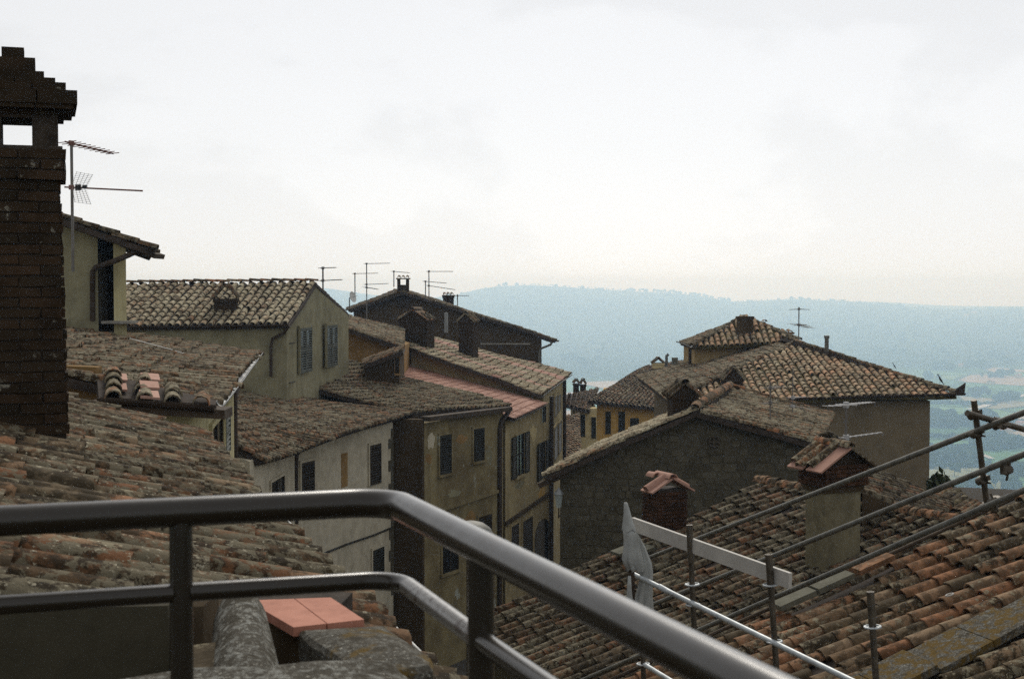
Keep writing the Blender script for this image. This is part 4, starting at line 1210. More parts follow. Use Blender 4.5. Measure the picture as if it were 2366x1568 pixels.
hO.wall([(la.x, 47.0), (lb.x, 47.3), (lb.x, 49.5), (la.x, 49.2)], -6, [at(842, 842, 47).z, at(924, 812, 47.3).z, at(924, 812, 47.3).z, at(842, 842, 47).z], 'pl_dark', 'lean_to_wall')
fO = Facade((la.x, 47.0), (lb.x, 47.3))
window(hO, fO, 912, 922, 826, 862, 'dark', sill=True)
hO.finish(200)

# ================================================================== H: broad dark gable behind
hH = House('dark_gable_house', 'broad dark gable house on the skyline carrying the small open chimney', (0, 75, -6))
apx = at(932, 668, 72); lft = at(808, 716, 72); rgt = at(1286, 783, 72)
lift_ = V((-1.2, 9, 0))
hH.roof(lft, lft + lift_, apx, apx + lift_, 'tile_dark', .25, .36, sag=.05, jit=1.8)
rH = hH.roof(rgt, rgt + lift_, apx, apx + lift_, 'tile_old', .25, .36, sag=.07, jit=2.0, name='right_slope')
zl_, zr_ = plane3(lft, lft + lift_, apx), plane3(rgt, rgt + lift_, apx)
hp_ = [(lft.x + .35, 72.4), (apx.x - .05, 72.4), (rgt.x - .75, 72.4), (rgt.x - 1.8, 80), (apx.x - 1.1, 80), (lft.x - .7, 80)]
hH.wall(hp_, -8, [min(zl_(x, y), zr_(x, y)) - .15 for x, y in hp_], 'pl_dark')
chimney(hH, (at(926, 670, 71).x, 72.6), -1.2, at(926, 645, 72).z, .60, .6, .05, 'brick', 'window', capmat='tile_old')
hH.gutter(rgt + V((.05, -.1, 0)), rgt + lift_ + V((.05, 0, 0)), .08, 'pipe_dark', .06, out=V((1, 0, 0)))
hH.pipe([at(1277, 787, 72.1), at(1272, 796, 72.1), at(1250, 805, 72.3), at(1246, 815, 72.3), at(1246, 850, 72.3)], .06, 'steel_old')
chimney(hH, (at(1036, 700, 76).x, 76), -2.4, at(1036, 684, 76).z, .55, .6, .1, 'brick', 'flat', capmat='tile_old')
b = MB(); p0, p1 = at(1110, 795, 71.9), at(1225, 793, 71.9); b.obox((p0 + p1) / 2, (1, 0, 0), (0, 1, 0), (0, 0, 1), (p1 - p0).length / 2, .1, .03); b.build('ledge', M['frame_stone'], hH.root)
hH.finish(0)

# ================================================================== K: far yellow houses down the street
hK = House('cream_house', 'narrow cream house with two dark windows down the street', (3.4, 74, -11))
K0, K1, K3, K2 = at(1299, 930, 71.5), at(1364, 947, 72.3), at(1299, 908, 79), at(1386, 892, 79)
hK.roof(K0, K1, K3, K2, 'tile_warm', .24, .36, sag=.05, jit=1.5)
ka, kb = at(1330, 950, 72.8), at(1379, 950, 72.8)
hK.wall([(ka.x, ka.y), (kb.x, kb.y), (kb.x, 79), (ka.x, 79)], -13, at(1340, 943, 72.8).z, 'pl_cream')
fK = Facade((ka.x, ka.y), (kb.x, kb.y))
window(hK, fK, 1341, 1352, 957, 1008, 'closed', sill=False); window(hK, fK, 1366, 1377, 963, 1012, 'closed', sill=False)
chimney(hK, (at(1331, 880, 84).x, 84), -6.5, at(1331, 886, 84).z, .3, .35, .1, 'brick', 'acowl', over=.0, hood=.2, capmat='tile_old')
chimney(hK, (at(1347, 880, 84).x, 84), -6.5, at(1347, 888, 84).z, .3, .35, .1, 'brick', 'acowl', over=.0, hood=.26, capmat='tile_old')
hK.finish(0)
hY = House('egg_yellow_house', 'egg yellow house with three windows below a long brown roof', (7, 75, -11))
Y0, Y1, Y2, Y3 = at(1358, 921, 73.8), at(1625, 956, 74.8), at(1640, 822, 86), at(1492, 843, 86)
rY_ = hY.roof(Y0, Y1, Y3, Y2, 'tile_warm', .24, .36, sag=.05, jit=1.6, altmat='tile_grey', altp=.3)
ya, yb_ = at(1379, 940, 74.6), at(1625, 965, 75.4)
hY.wall([(ya.x, ya.y), (yb_.x, yb_.y), (yb_.x, 84), (ya.x + 1, 84)], -13, [at(1379, 925, 74.6).z, at(1625, 960, 75.4).z, at(1625, 960, 75.4).z, at(1379, 925, 74.6).z], 'pl_ochre')
fY = Facade((ya.x, ya.y), (yb_.x, yb_.y))
for (u0, u1, vt, vb) in ((1398, 1411, 950, 1002), (1428, 1444, 950, 1000), (1455, 1476, 965, 1000)):
    window(hY, fY, u0, u1, vt, vb, 'closed', sill=False)
b = MB(); p0 = at(1559, 870, 79); b.obox(V((p0.x, 79, at(1559, 857, 79).z)), (1, 0, 0), (0, 1, 0), (0, 0, 1), .16, .16, .75); b.build('flue', M['concrete'], hY.root).data.attributes.new('tint', 'FLOAT', 'POINT')
chimney(hY, (at(1520, 840, 84).x, 84), -5.2, at(1520, 838, 84).z, .6, .5, .1, 'pl_cream', 'acowl', hood=.24, capmat='tile_old')
b = MB(); p0 = at(1540, 850, 84); b.tube([p0, V((p0.x, 84, at(1540, 822, 84).z)), V((p0.x + .12, 84, at(1540, 818, 84).z))], .09, 8); b.build('vent_pipe', M['steel_old'], hY.root)
hY.finish(0)
hR = House('low_brown_house', 'low brown roofs glimpsed between the street facades', (2.6, 64, -11))
hR.roof(at(1290, 1075, 61), at(1345, 1068, 63), at(1288, 960, 70), at(1340, 955, 71), 'tile_warm', .24, .36, sag=.05, jit=1.5)
hR.wall([(at(1296, 1070, 62).x, 62.2), (at(1340, 1070, 62.5).x, 63.5), (at(1338, 960, 70).x, 70), (at(1292, 960, 70).x, 70)], -13, [at(1296, 1075, 62.2).z - .1, at(1340, 1068, 63.5).z - .15, at(1338, 970, 70).z - .2, at(1292, 970, 70).z - .2], 'pl_dark')
hR.finish(0)

# ================================================================== L: big hipped house with its tower
hL = House('hip_roof_house', 'big taupe house with a hipped mossy roof and square tower on the right', (10, 50, -12))
L0, L1 = at(1545, 922, 46), at(2211, 905, 46); Lx = at(1836, 789, 52.5); up_ = V((0, 6.5, Lx.z - (L0.z + L1.z) / 2)); a_ = (Lx.x - L0.x) / (L1.x - L0.x)
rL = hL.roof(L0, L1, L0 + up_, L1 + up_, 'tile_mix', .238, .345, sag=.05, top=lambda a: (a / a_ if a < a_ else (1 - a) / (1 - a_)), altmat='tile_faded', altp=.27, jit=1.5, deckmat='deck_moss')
bk = L0 + V((0, 12, 0))
hL.roof(bk, L0, bk + V((5.2, 0, up_.z)), L0 + V((5.2, 0, up_.z)), 'tile_grey', .25, .36, sag=.03, top=lambda a: (1 - a) * 2 if a > .5 else 1.0, name='left_slope')
br_ = L1 + V((0, 12, 0)); dxr = Lx.x - L1.x
hL.roof(L1, br_, L1 + V((dxr, 0, up_.z)), br_ + V((dxr, 0, up_.z)), 'tile_grey', .25, .36, sag=.03, top=lambda a: a * 2 if a < .5 else 1.0, name='right_slope')
hL.ridge([L0 + Z * .04, Lx + Z * .03], 'tile_grey', (.42, .22, .19, .10), .36, roof=rL); hL.ridge([L1 + Z * .04, Lx + Z * .03], 'tile_grey', (.42, .22, .19, .10), .36, roof=rL)
lw, rw = at(1592, 930, 46.6), at(2149, 930, 46.6)
hL.wall([(lw.x, 46.6), (rw.x, 46.6), (rw.x + .15, 58), (lw.x, 58)], -16, L0.z - .10, 'pl_taupe')
hL.gutter(L0 + V((0, -.05, .03)), L1 + V((.25, -.05, .03)), .075, 'pipe_dark', .07, out=V((0, -1, 0)))
b = MB(); e_ = L1 + V((.12, -.02, .08)); b.add([e_ + V((-.35, 0, -.12)), e_ + V((.12, 0, -.16)), e_ + V((.16, 0, .22)), e_ + V((-.35, .06, -.12)), e_ + V((.12, .06, -.16)), e_ + V((.16, .06, .22))], [(0, 1, 2), (5, 4, 3), (0, 3, 4, 1), (1, 4, 5, 2), (2, 5, 3, 0)]); b.build('corner_tile', M['deck'], hL.root)
chimney(hL, (at(1692, 880, 47.5).x, 47.6), -4.0, at(1692, 874, 47.5).z, .62, .7, 0, 'brick', 'hood', hood=.34, capmat='tile_old')
# tower
T0, T1 = at(1599, 797, 55), at(1850, 785, 55); Tx = at(1718, 730, 57.2); tu = V((0, 2.2, Tx.z - T0.z)); ta_ = (Tx.x - T0.x) / (T1.x - T0.x)
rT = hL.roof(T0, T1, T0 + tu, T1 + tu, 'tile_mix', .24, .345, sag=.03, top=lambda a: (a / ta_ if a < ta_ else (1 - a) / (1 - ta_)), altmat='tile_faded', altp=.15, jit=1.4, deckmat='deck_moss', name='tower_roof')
tb_ = T0 + V((0, 4.4, 0)); hL.roof(tb_, T0, tb_ + V((Tx.x - T0.x, 0, tu.z)), T0 + V((Tx.x - T0.x, 0, tu.z)), 'tile_grey', .25, .36, sag=.02, top=lambda a: (1 - a) * 2 if a > .5 else a * 2, name='tower_left_slope')
hL.ridge([T0 + Z * .04, Tx + Z * .03], 'tile_grey', (.42, .22, .19, .10), .36, roof=rT); hL.ridge([T1 + Z * .04, Tx + Z * .03], 'tile_grey', (.42, .22, .19, .10), .36, roof=rT)
tl, trr = at(1605, 830, 55.6), at(1812, 830, 55.6)
hL.wall([(tl.x, 55.6), (trr.x, 55.6), (trr.x, 59), (tl.x - .02, 59)], -8, T0.z - .08, 'pl_tower', 'tower_wall')
hL.gutter(T0 + V((-.05, -.1, .03)), T0 + V((-.05, 4.4, .03)), .07, 'gutter', .05, out=V((-1, 0, 0)))
hL.pipe([V((tl.x - .06, 56.6, T0.z - .2)), V((tl.x - .06, 56.6, -6))], .06)
chimney(hL, (at(1722, 760, 55.8).x, 55.9), -2.8, at(1722, 731, 55.7).z, .58, .5, 0, 'pl_dark', 'plain')
b = MB(); p0 = at(1722, 782, 55.7); b.obox(V((p0.x, 55.75, p0.z + .05)), (1, 0, 0), (0, 1, .25), (0, -.25, 1), .42, .06, .06); b.build('lead_flashing', M['gutter'], hL.root)
chimney(hL, (at(1768, 757, 58.6).x, 58.8), -2.2, at(1768, 760, 58.6).z, .18, .3, 0, 'brick', 'acowl', hood=.26, capmat='tile_red', over=.14)
chimney(hL, (at(1828, 775, 55.5).x, 56.5), -2.6, at(1828, 773, 55.5).z, .45, .4, 0, 'brick_red', 'window', capmat='tile_red')
b = MB(); p0 = at(1910, 812, 50.5); b.tube([p0, V((p0.x, p0.y, at(1910, 777, 50.5).z))], .075, 8); b.tube([V((p0.x, p0.y, at(1910, 781, 50.5).z)), V((p0.x, p0.y, at(1910, 775, 50.5).z))], .10, 8); b.build('flue', M['steel_old'], hL.root)
hL.finish(300)
# ================================================================== M: rubble stone gable
hM = House('stone_house', 'dark rubble stone gable house in the middle with a brick chimney on its apex', (4.5, 32, -11))
m0 = at(1254, 1094, 29.6); mx = at(1604, 940, 29.6); m1 = at(1893, 1020, 29.6)
rd = at(1686, 897, 36.0) - mx; rd.z = 0
rM = hM.roof(m1, m1 + rd, mx, mx + rd, 'tile_grey', .235, .36, sag=.05, jit=1.6, altmat='tile_old', altp=.3)
rML = hM.roof(m0, m0 + rd, mx, mx + rd, 'tile_pale', .235, .36, sag=.03, jit=1.6, name='left_slope')
hM.ridge([mx + rd + Z * .05, mx + Z * .05], 'ridge_clay', (.42, .22, .19, .10), .36, roof=rM)
hM.ridge([m1 + rd + Z * .04, mx + rd + Z * .04], 'ridge_clay', (.42, .17, .15, .07), .36, roof=rM)
ml, mr = at(1294, 1100, 29.95), at(1885, 1030, 29.95)
zl = m0.z + (mx.z - m0.z) * (ml.x - m0.x) / (mx.x - m0.x) - .12; zr = m1.z + (mx.z - m1.z) * (m1.x - mr.x) / (m1.x - mx.x) - .12
rdn = rd * (5.6 / 6.4)
wM = hM.wall([(ml.x, 29.95), (mx.x, 29.95), (mr.x, 29.95), (mr.x + rdn.x, 29.95 + rdn.y), (mx.x + rdn.x, 29.95 + rdn.y), (ml.x + rdn.x, 29.95 + rdn.y)], -11.9, [zl, mx.z - .12, zr, zr, mx.z - .12, zl], 'stone_wall')
def top_z(x):
    return (zl + (mx.z - .12 - zl) * (x - ml.x) / (mx.x - ml.x)) if x < mx.x else (zr + (mx.z - .12 - zr) * (mr.x - x) / (mr.x - mx.x))
stv = []
r2 = random.Random(8)
for i in range(10):
    b = MB(); vs = []; base = [(-.5, -.32), (-.36, -.5), (.34, -.5), (.5, -.30), (.5, .3), (.33, .5), (-.35, .5), (-.5, .34)]; n = 8
    jj = [(x + r2.uniform(-.07, .07), z + r2.uniform(-.08, .08)) for x, z in base]
    for o, sc in ((.06, 1.0), (-.012, .88)):
        for x, z in jj: vs.append((x * sc, o, z * sc))
    b.add(vs, [tuple(range(2 * n - 1, n - 1, -1))] + [(k, (k + 1) % n, n + (k + 1) % n, n + k) for k in range(n)])
    me = b.mesh('stone', M['stone'], (0, 0, 0)); a = me.attributes.new('tint', 'FLOAT', 'POINT'); a.data.foreach_set('value', [(i + .5) / 10] * len(vs)); stv.append(me)
z = -6.6; cnt = 0; many = []
while z < mx.z - .2:
    hgt = rng.uniform(.10, .17); x = ml.x + .05 + rng.uniform(0, .15)
    while x < mr.x - .1:
        w = rng.uniform(.13, .32)
        if z + hgt < top_z(x + w / 2) - .08:
            p = V((x + w / 2, 29.95 - .004 + rng.uniform(-.008, .008), z + hgt / 2 + rng.uniform(-.028, .028))); u, v = proj(p)
            if v < H and cnt < 295 and not (1165 < u < 1300 and v > 1310): put(stv[rng.randrange(10)], 'stone', wM, p, (w * 1.02, 0, 0), (0, .7, 0), (rng.uniform(-.02, .02), 0, hgt * 1.02)); cnt += 1
            else: many.append((p, w, hgt))
        x += w + .012
    z += hgt + .012
if many:
    b = MB(); T = []
    for p, w, hgt in many:
        me = stv[rng.randrange(10)]; tv_ = me.attributes['tint'].data[0].value
        vs = [(p.x + q.co.x * w * 1.02, p.y + q.co.y * .7, p.z + q.co.z * hgt * 1.02) for q in me.vertices]
        b.add(vs, [tuple(f.vertices) for f in me.polygons]); T += [tv_] * len(vs)
    o = b.build('stone_mass', M['stone'], wM); o['kind'] = 'stuff'
    a = o.data.attributes.new('tint', 'FLOAT', 'POINT'); a.data.foreach_set('value', T)
chimney(hM, (at(1577, 930, 30.4).x, 30.5), -3.2, at(1577, 912, 30.2).z, .52, .55, .1, 'brick', 'hood', hood=.22, capmat='tile_dark', over=.10)
b = MB(); c = at(1650, 1020, 29.9)
ring = [c + V((math.cos(a) * .11, -.02, math.sin(a) * .11)) for a in [2 * math.pi * k / 12 for k in range(13)]]
b.tube(ring, .02, 5); b.obox(c, (1, 0, 0), (0, 1, 0), (0, 0, 1), .02, .02, .1); b.obox(c, (1, 0, 0), (0, 1, 0), (0, 0, 1), .1, .018, .02); b.build('vent', M['steel_dark'], hM.root)
# eave of the left slope: gutter end and rafters
b = MB()
for i in range(5):
    p = m0.lerp(m0 + rd, .02 + i * .22) + V((.18, 0, -.14)); b.obox(p, (1, 0, .44), (0, 1, 0), (-.44, 0, 1), .3, .05, .05)
b.build('rafter', M['wood'], hM.root)
hM.finish(300)
# lantern on the corner
lp = at(1291, 1150, 29.6)
lan = thing('street_lantern', 'street lantern with glass body fixed to the corner of the stone gable', 'street lamp', tuple(lp))
b = MB(); b.lathe(lp, [(.0, -.20), (.05, -.20), (.085, .07), (.09, .08)], 6, False); b.build('glass_body', simple_mat('lantern_glass', (.30, .34, .33), .25, spec=.5, var=.15, bump=0), lan)
b = MB(); b.lathe(lp, [(.11, .08), (.10, .11), (.04, .18), (.02, .20), (.0, .24)], 6, False); b.build('cap', M['gutter'], lan)
b = MB(); b.tube([lp + V((0, 0, -.2)), lp + V((.0, .05, -.42)), lp + V((.04, .33, -.40))], .014, 6); b.build('bracket', M['steel_dark'], lan)
b = MB(); pts = [fG.pt(*fG.sz(1254, 1135), .03), at(1262, 1122, 45), at(1280, 1118, 38)]
# ================================================================== N1: darker roof below the scaffold, with two chimneys
hN = House('lower_tiled_house', 'darker tiled roof below the scaffold with a rendered chimney near its ridge', (3, 21, -11))
eN = V((.44, -.90, 0)).normalized(); uN = V((.90, .44, .33))
RN0 = V((4.62, 26.05, -3.64)); RN1 = RN0 + eN * 9.0
EN0, EN1 = RN0 - uN * 6.1, RN1 - uN * 6.1
rN = hN.roof(EN0, EN1, RN0, RN1, 'tile_dark', .25, .345, sag=.07, jit=2.0, altmat='tile_old', altp=.12)
hN.ridge([RN1 + Z * .05, RN0 + Z * .05], 'ridge_clay', (.36, .24, .21, .12), .17, roof=rN)
nN = V((.90, .44, 0)).normalized()
hN.roof(RN1 + nN * 3 - Z * 1.0, RN0 + nN * 3 - Z * 1.0, RN1 + Z * .01, RN0 + Z * .01, 'tile_dark', .32, .36, sag=.04, name='rear_slope')
k0, k1 = EN0 + nN * .3, EN1 + nN * .3
hN.wall([(k0.x, k0.y), (k1.x, k1.y), ((RN1 + nN * 2.7).x, (RN1 + nN * 2.7).y), ((RN0 + nN * 2.7).x, (RN0 + nN * 2.7).y)], -11.9, [EN0.z - .1, EN1.z - .1, RN1.z - 1.15, RN0.z - 1.15], 'stone_wall')
zN = lambda x, y: RN0.z + .33 * ((x - RN0.x) * .9 + (y - RN0.y) * .44) / (.9 * .9 + .44 * .44)
# rendered stack with brick head and tile hood
angN = math.atan2(.44, .90) - .02
cs = at(1926, 1200, 21.6); ccx = V((cs.x, 21.65, 0))
X_, Y_ = V((math.cos(angN), math.sin(angN), 0)), V((-math.sin(angN), math.cos(angN), 0))
b = MB(); zt_ = at(1920, 1132, 21.4).z; b.obox(ccx + Z * ((zt_ - 6.2) / 2), X_, Y_, Z, .33, .24, (zt_ + 6.2) / 2)
big = b.build('chimney', M['pl_stack'], hN.root)
b = MB(); b.obox(ccx + Z * (zt_ + .02), X_, Y_, Z, .37, .28, .05); b.build('band', M['pl_dark'], big)
bs2 = brickset('brick_red', .215, .10, .055); zc = zt_ + .10; k = 0
zhead = at(1920, 1072, 21.4).z
b = MB(); b.obox(ccx + Z * ((zt_ + zhead) / 2 + .03), X_, Y_, Z, .385, .30, (zhead - zt_) / 2 - .02); b.build('head_core', M['mortar'], big)
while zc < zhead:
    for (Xs, Ys, w_, dd) in ((X_, -Y_, .81, .305), (Y_, -X_, .62, .39), (Y_, X_, .62, .39)):
        n = 4 if w_ > .7 else 3
        for i in range(n + (k % 2)):
            lo = max(-w_ / 2, -w_ / 2 + (i - .5 * (k % 2)) * w_ / n); hi = min(w_ / 2, -w_ / 2 + (i + 1 - .5 * (k % 2)) * w_ / n)
            if hi - lo < .06: continue
            put(bs2[rng.randrange(8)], 'brick', big, ccx + Xs * ((lo + hi) / 2) + Ys * (dd - .02 + rng.uniform(-.003, .006)) + Z * zc, Xs * ((hi - lo - .01) / .215), Ys, Z)
    zc += .066; k += 1
hd = .24
g = MB(); P_ = [ccx + X_ * sx * .39 + Y_ * sy * .30 + Z * zhead for sy in (-1, 1) for sx in (-1, 1)] + [ccx + Y_ * sy * .30 + Z * (zhead + hd) for sy in (-1, 1)]
g.add(P_, [(0, 1, 4), (3, 2, 5), (1, 3, 5, 4), (2, 0, 4, 5)]); o = g.build('gable', M['brick'], big)
a = o.data.attributes.new('tint', 'FLOAT', 'POINT'); a.data.foreach_set('value', [.5] * 6)
ts1, ts2 = tileset('tile_new'), tileset('tile_grey')
for sx in (-1, 1):
    top = ccx + Z * (zhead + hd + .02); low = ccx + X_ * sx * .56 + Z * (zhead - hd * .17 / .39 + .02); ax = (low - top).normalized(); az_ = Y_.cross(ax); az_ = az_ if az_.z > 0 else -az_
    for q in (-.25, .22):
        b = MB(); b.obox((top + low) / 2 + Y_ * q, ax, Y_, az_, (low - top).length / 2, .185, .014); so = b.build('slab', M['tile_new' if sx < 0 else 'tile_warm'], big)
        a = so.data.attributes.new('tint', 'FLOAT', 'POINT'); a.data.foreach_set('value', [.3 if q > 0 else .15] * 8)
    if sx < 0:
        put(ts2[3][0], 'tile', big, low + az_ * .015 - Y_ * .10 - ax * .06, *_frame(-ax, az_, 1.25)); put(ts2[8][0], 'tile', big, low + az_ * .018 + Y_ * .13 - ax * .03, *_frame(-ax, az_, 1.15)); put(ts2[6][0], 'tile', big, low + az_ * .02 + Y_ * .32 + ax * -.1, *_frame(-ax, az_, 1.1))
    else:
        put(ts2[1][0], 'tile', big, low + az_ * .015 - Y_ * .12 - ax * .02, *_frame(-ax, az_, 1.1))
for q in (-.44, -.05): put(ts2[rng.randrange(12)][0], 'ridge_tile', big, ccx + Z * (zhead + hd + .03) + Y_ * q, *_frame(Y_ + Z * .05, Z, 1.05))
b = MB(); arc = [ccx + X_ * (.20 + .30 * math.cos(t)) + Y_ * .42 + Z * (zhead - .04 + .42 * math.sin(t)) for t in [math.pi * i / 12 for i in range(13)]]
b.tube(arc, .055, 6); b.build('curved_cowl', M['tile_dark'], big)
o.data.update()
# brick chimney with orange cap
cp = V((at(1537, 1150, 25).x, 25.1, 0)); zt2 = at(1535, 1133, 24.8).z
b = MB(); b.obox(cp + Z * ((zt2 - 6.6) / 2), X_, Y_, Z, .28, .25, (zt2 + 6.6) / 2); ch2 = b.build('chimney', M['mortar'], hN.root)
zc = at(1535, 1240, 24.8).z - .5; k = 0
while zc < zt2:
    for (Xs, Ys, w_, dd) in ((X_, -Y_, .60, .255), (Y_, -X_, .54, .285), (Y_, X_, .54, .285)):
        for i in range(3 if k % 2 else 2):
            lo = max(-w_ / 2, -w_ / 2 + (i - .5 * (k % 2)) * w_ / 2); hi = min(w_ / 2, -w_ / 2 + (i + 1 - .5 * (k % 2)) * w_ / 2)
            put(bs2[rng.randrange(6)], 'brick', ch2, cp + Xs * ((lo + hi) / 2) + Ys * (dd - .03 + rng.uniform(-.003, .006)) + Z * zc, Xs * ((hi - lo - .01) / .215), Ys, Z)
    zc += .066; k += 1
hd = .14
for sx in (-1, 1):
    top = cp + X_ * .02 * sx + Z * (zt2 + hd + .06); low = cp + X_ * sx * .43 + Z * (zt2 - .03); ax = (low - top).normalized(); az_ = Y_.cross(ax); az_ = az_ if az_.z > 0 else -az_
    for q in ((-.21, .02) if sx < 0 else (-.12,)):
        b = MB(); b.obox((top + low) / 2 + Y_ * q, ax, Y_, az_, (low - top).length / 2, .085 if sx < 0 else .2, .016); so = b.build('slab', M['tile_new'], ch2)
        a = so.data.attributes.new('tint', 'FLOAT', 'POINT'); a.data.foreach_set('value', [.45] * 8)
    put(ts1[2 if sx < 0 else 1][0], 'tile', ch2, low + az_ * .02 + Y_ * (-.09 if sx < 0 else -.05) - ax * .02, *_frame(-ax, az_, .95))
put(ts1[5][0], 'ridge_tile', ch2, cp + Z * (zt2 + hd + .07) - Y_ * .30, *_frame(Y_, Z, 1.2)); put(ts1[3][0], 'ridge_tile', ch2, cp - X_ * .09 + Z * (zt2 + hd + .05) + Y_ * .1, *_frame(Y_, Z, .6))
# dormer beside the rendered stack
dl, dr_ = at(1996, 1126, 22.4), at(2172, 1198, 23.2)
hN.roof(dr_ + V((-.05, 0, 0)), dr_ + V((.9, 2.2, 0)), dl + V((-.1, .1, 0)), dl + V((.85, 2.3, 0)), 'tile_dark', .24, .36, sag=.02, name='dormer_roof')
hN.wall([(dl.x, 22.5), (dr_.x - .1, 23.3), (dr_.x + .6, 25), (dl.x + .6, 24.6)], -6.5, [dl.z - .1, dr_.z - .08, dr_.z - .08, dl.z - .1], 'pl_dark', 'dormer_wall')
# loose broken slabs at the verge
for (u, v, d_) in ((1452, 1283, 24.1), (1472, 1290, 23.9)):
    b = MB(); b.obox(at(u, v, d_) + Z * .12, (.9, .44, .25), (-.44, .9, 0), (-.2, -.1, 1), .26, .16, .025); so = b.build('loose_slab', M['concrete'], rN)
    a = so.data.attributes.new('tint', 'FLOAT', 'POINT'); a.data.foreach_set('value', [.5] * 8)
hN.finish(300)

# ================================================================== N2: the scaffold roof, warm terracotta
h2 = House('scaffolded_house', 'warm terracotta tiled roof at lower right behind the scaffold posts', (5, 12, -11))
n2 = V((.954, .30, 0)).normalized(); e2 = V((.30, -.954, 0)).normalized(); p2 = .34; u2 = V((n2.x, n2.y, p2))
pv2 = V((4.05, 16.3, -3.31))
Q0 = pv2 - u2 * 4.2; Q3 = pv2 + u2 * 3.4
Q1, Q2 = Q0 + e2 * 8.4, Q3 + e2 * 8.4
r2_ = h2.roof(Q0, Q1, Q3, Q2, 'tile_red', .275, .37, sag=.05, jit=1.8, altmat='tile_warm', altp=.30, dims=(.47, .20, .165, .085),
              skip=lambda a, q: a < .02 and .36 < q < .57)
for k, t_ in enumerate((-.98, -.50, .02)):
    b = MB(); c = pv2 + u2 * t_ + e2 * .12 + Z * .11
    nn2 = u2.cross(e2).normalized(); nn2 = nn2 if nn2.z > 0 else -nn2
    b.obox(c, u2.normalized(), e2, (nn2 + u2 * .05).normalized(), .235, .165, .03); so = b.build('flat_slab', M['tile_red'] if k == 2 else M['concrete'], r2_)
    a = so.data.attributes.new('tint', 'FLOAT', 'POINT'); a.data.foreach_set('value', [.62 if k == 2 else .7] * 8)
b = MB(); b.tube([Q0 - e2 * .05 + Z * .03, Q3 - e2 * .05 + Z * .03], .022, 6); b.build('verge_strip', M['wood'], h2.root)
j0, j1, j2_, j3 = Q0 + n2 * .3 + e2 * .2, Q1 + n2 * .3, Q2, Q3 + e2 * .2
h2.wall([(j0.x, j0.y), (j1.x, j1.y), (j2_.x, j2_.y), (j3.x, j3.y)], -11.9, [Q0.z, Q1.z, Q2.z - .15, Q3.z - .15], 'stone_wall')
h2.finish(300)

# ================================================================== N3: mossy roof in the lower right corner
h3 = House('mossy_roof_house', 'mossy grey roof with flat verge stones in the lower right corner', (6, 9, -11))
pv3 = V((4.12, 13.06, -3.27)); u3 = u2
S0, S3 = pv3 - u3 * 2.4 + Z * .0, pv3 + u3 * 2.6
e3 = e2
S0b, S3b = S0 + e3 * .50, S3 + e3 * .50
S1, S2 = S0 + e3 * 4.6, S3 + e3 * 4.6
r3 = h3.roof(S0b, S1, S3b, S2, 'tile_grey', .27, .40, sag=.04, jit=1.6, altmat='tile_moss', altp=.25, dims=(.50, .21, .17, .09))
nn3 = u3.cross(e3).normalized(); nn3 = nn3 if nn3.z > 0 else -nn3
L_ = (S3 - S0).length; q = 0; k = 0
while q < L_:
    l = rng.uniform(.42, .6); c = S0 + (S3 - S0).normalized() * (q + l / 2) + e3 * .27 + nn3 * (.05 + .02 * (k % 2))
    b = MB(); b.obox(c, (u3 + Z * .05).normalized(), e3, nn3, l / 2 - .006, .27 + rng.uniform(-.02, .02), .035); b.build('verge_stone', M['mossy'], r3); q += l; k += 1
b = MB(); b.obox((S0 + S3) / 2 - e3 * .02 - Z * .02, (S3 - S0).normalized(), e3, nn3, L_ / 2, .02, .05); b.build('verge_strip', M['frame_stone'], h3.root)
t0, t1, t2, t3 = S0 + n2 * .2 + e3 * .1, S1 + n2 * .2, S2, S3 + e3 * .1
h3.wall([(t0.x, t0.y), (t1.x, t1.y), (t2.x, t2.y), (t3.x, t3.y)], -11.9, [S0.z - .1, S1.z - .1, S2.z - .15, S3.z - .15], 'pl_dark')
h3.finish(260)

# ================================================================== Q: small mossy roof and shrub beyond, right
hQ = House('mossy_outbuilding', 'small mossy roof poking up beside the big taupe wall', (8, 25, -8))
q0_, q1_, q2_, q3_ = at(2122, 1190, 26), at(2190, 1265, 22.6), at(2318, 1172, 23.2), at(2188, 1131, 26.6)
hQ.roof(q0_, q1_, q3_, q2_, 'tile_moss', .27, .36, sag=.05, jit=1.7, dims=(.46, .20, .165, .09), altmat='tile_dark', altp=.4)
hQ.wall([(q0_.x + .15, q0_.y), (q1_.x + .1, q1_.y + .1), (q2_.x, q2_.y + .1), (q3_.x, q3_.y)], -11.9, [q0_.z - .1, q1_.z - .1, q2_.z - .15, q3_.z - .15], 'stone_wall')
hQ.finish(120)
def shrub(u, v, d, w, h, label):
    c = at(u, v, d); t = thing('shrub', label, 'shrub', (c.x, c.y, c.z - h))
    b = MB(); r = random.Random(3)
    for _ in range(420):
        th = r.uniform(0, 6.28); q = r.random() ** .5; zz = r.uniform(-1, .1 + .9 * (1 - q) * r.uniform(.4, 1.2))
        p = c + V((math.cos(th) * q * w, math.sin(th) * q * w, zz * h * .9)); n = V((r.uniform(-1, 1), r.uniform(-1, 1), r.uniform(-.2, 1))).normalized()
        x = n.cross(V((r.uniform(-1, 1), r.uniform(-1, 1), .1))).normalized(); y = n.cross(x); l = r.uniform(.06, .12)
        b.add([p - x * l, p + y * l * .5, p + x * l, p - y * l * .5], [(0, 1, 2, 3)])
    b.build('foliage', M['leaf'], t)
    s_ = MB()
    for k in range(5):
        a = k * 1.3; s_.tube([c + V((0, 0, -h * 1.6)), c + V((math.cos(a) * w * .4, math.sin(a) * w * .4, -h * .3)), c + V((math.cos(a) * w * .7, math.sin(a) * w * .7, h * .5))], [.03, .02, .008], 5)
    s_.build('stem', M['bark'], t)
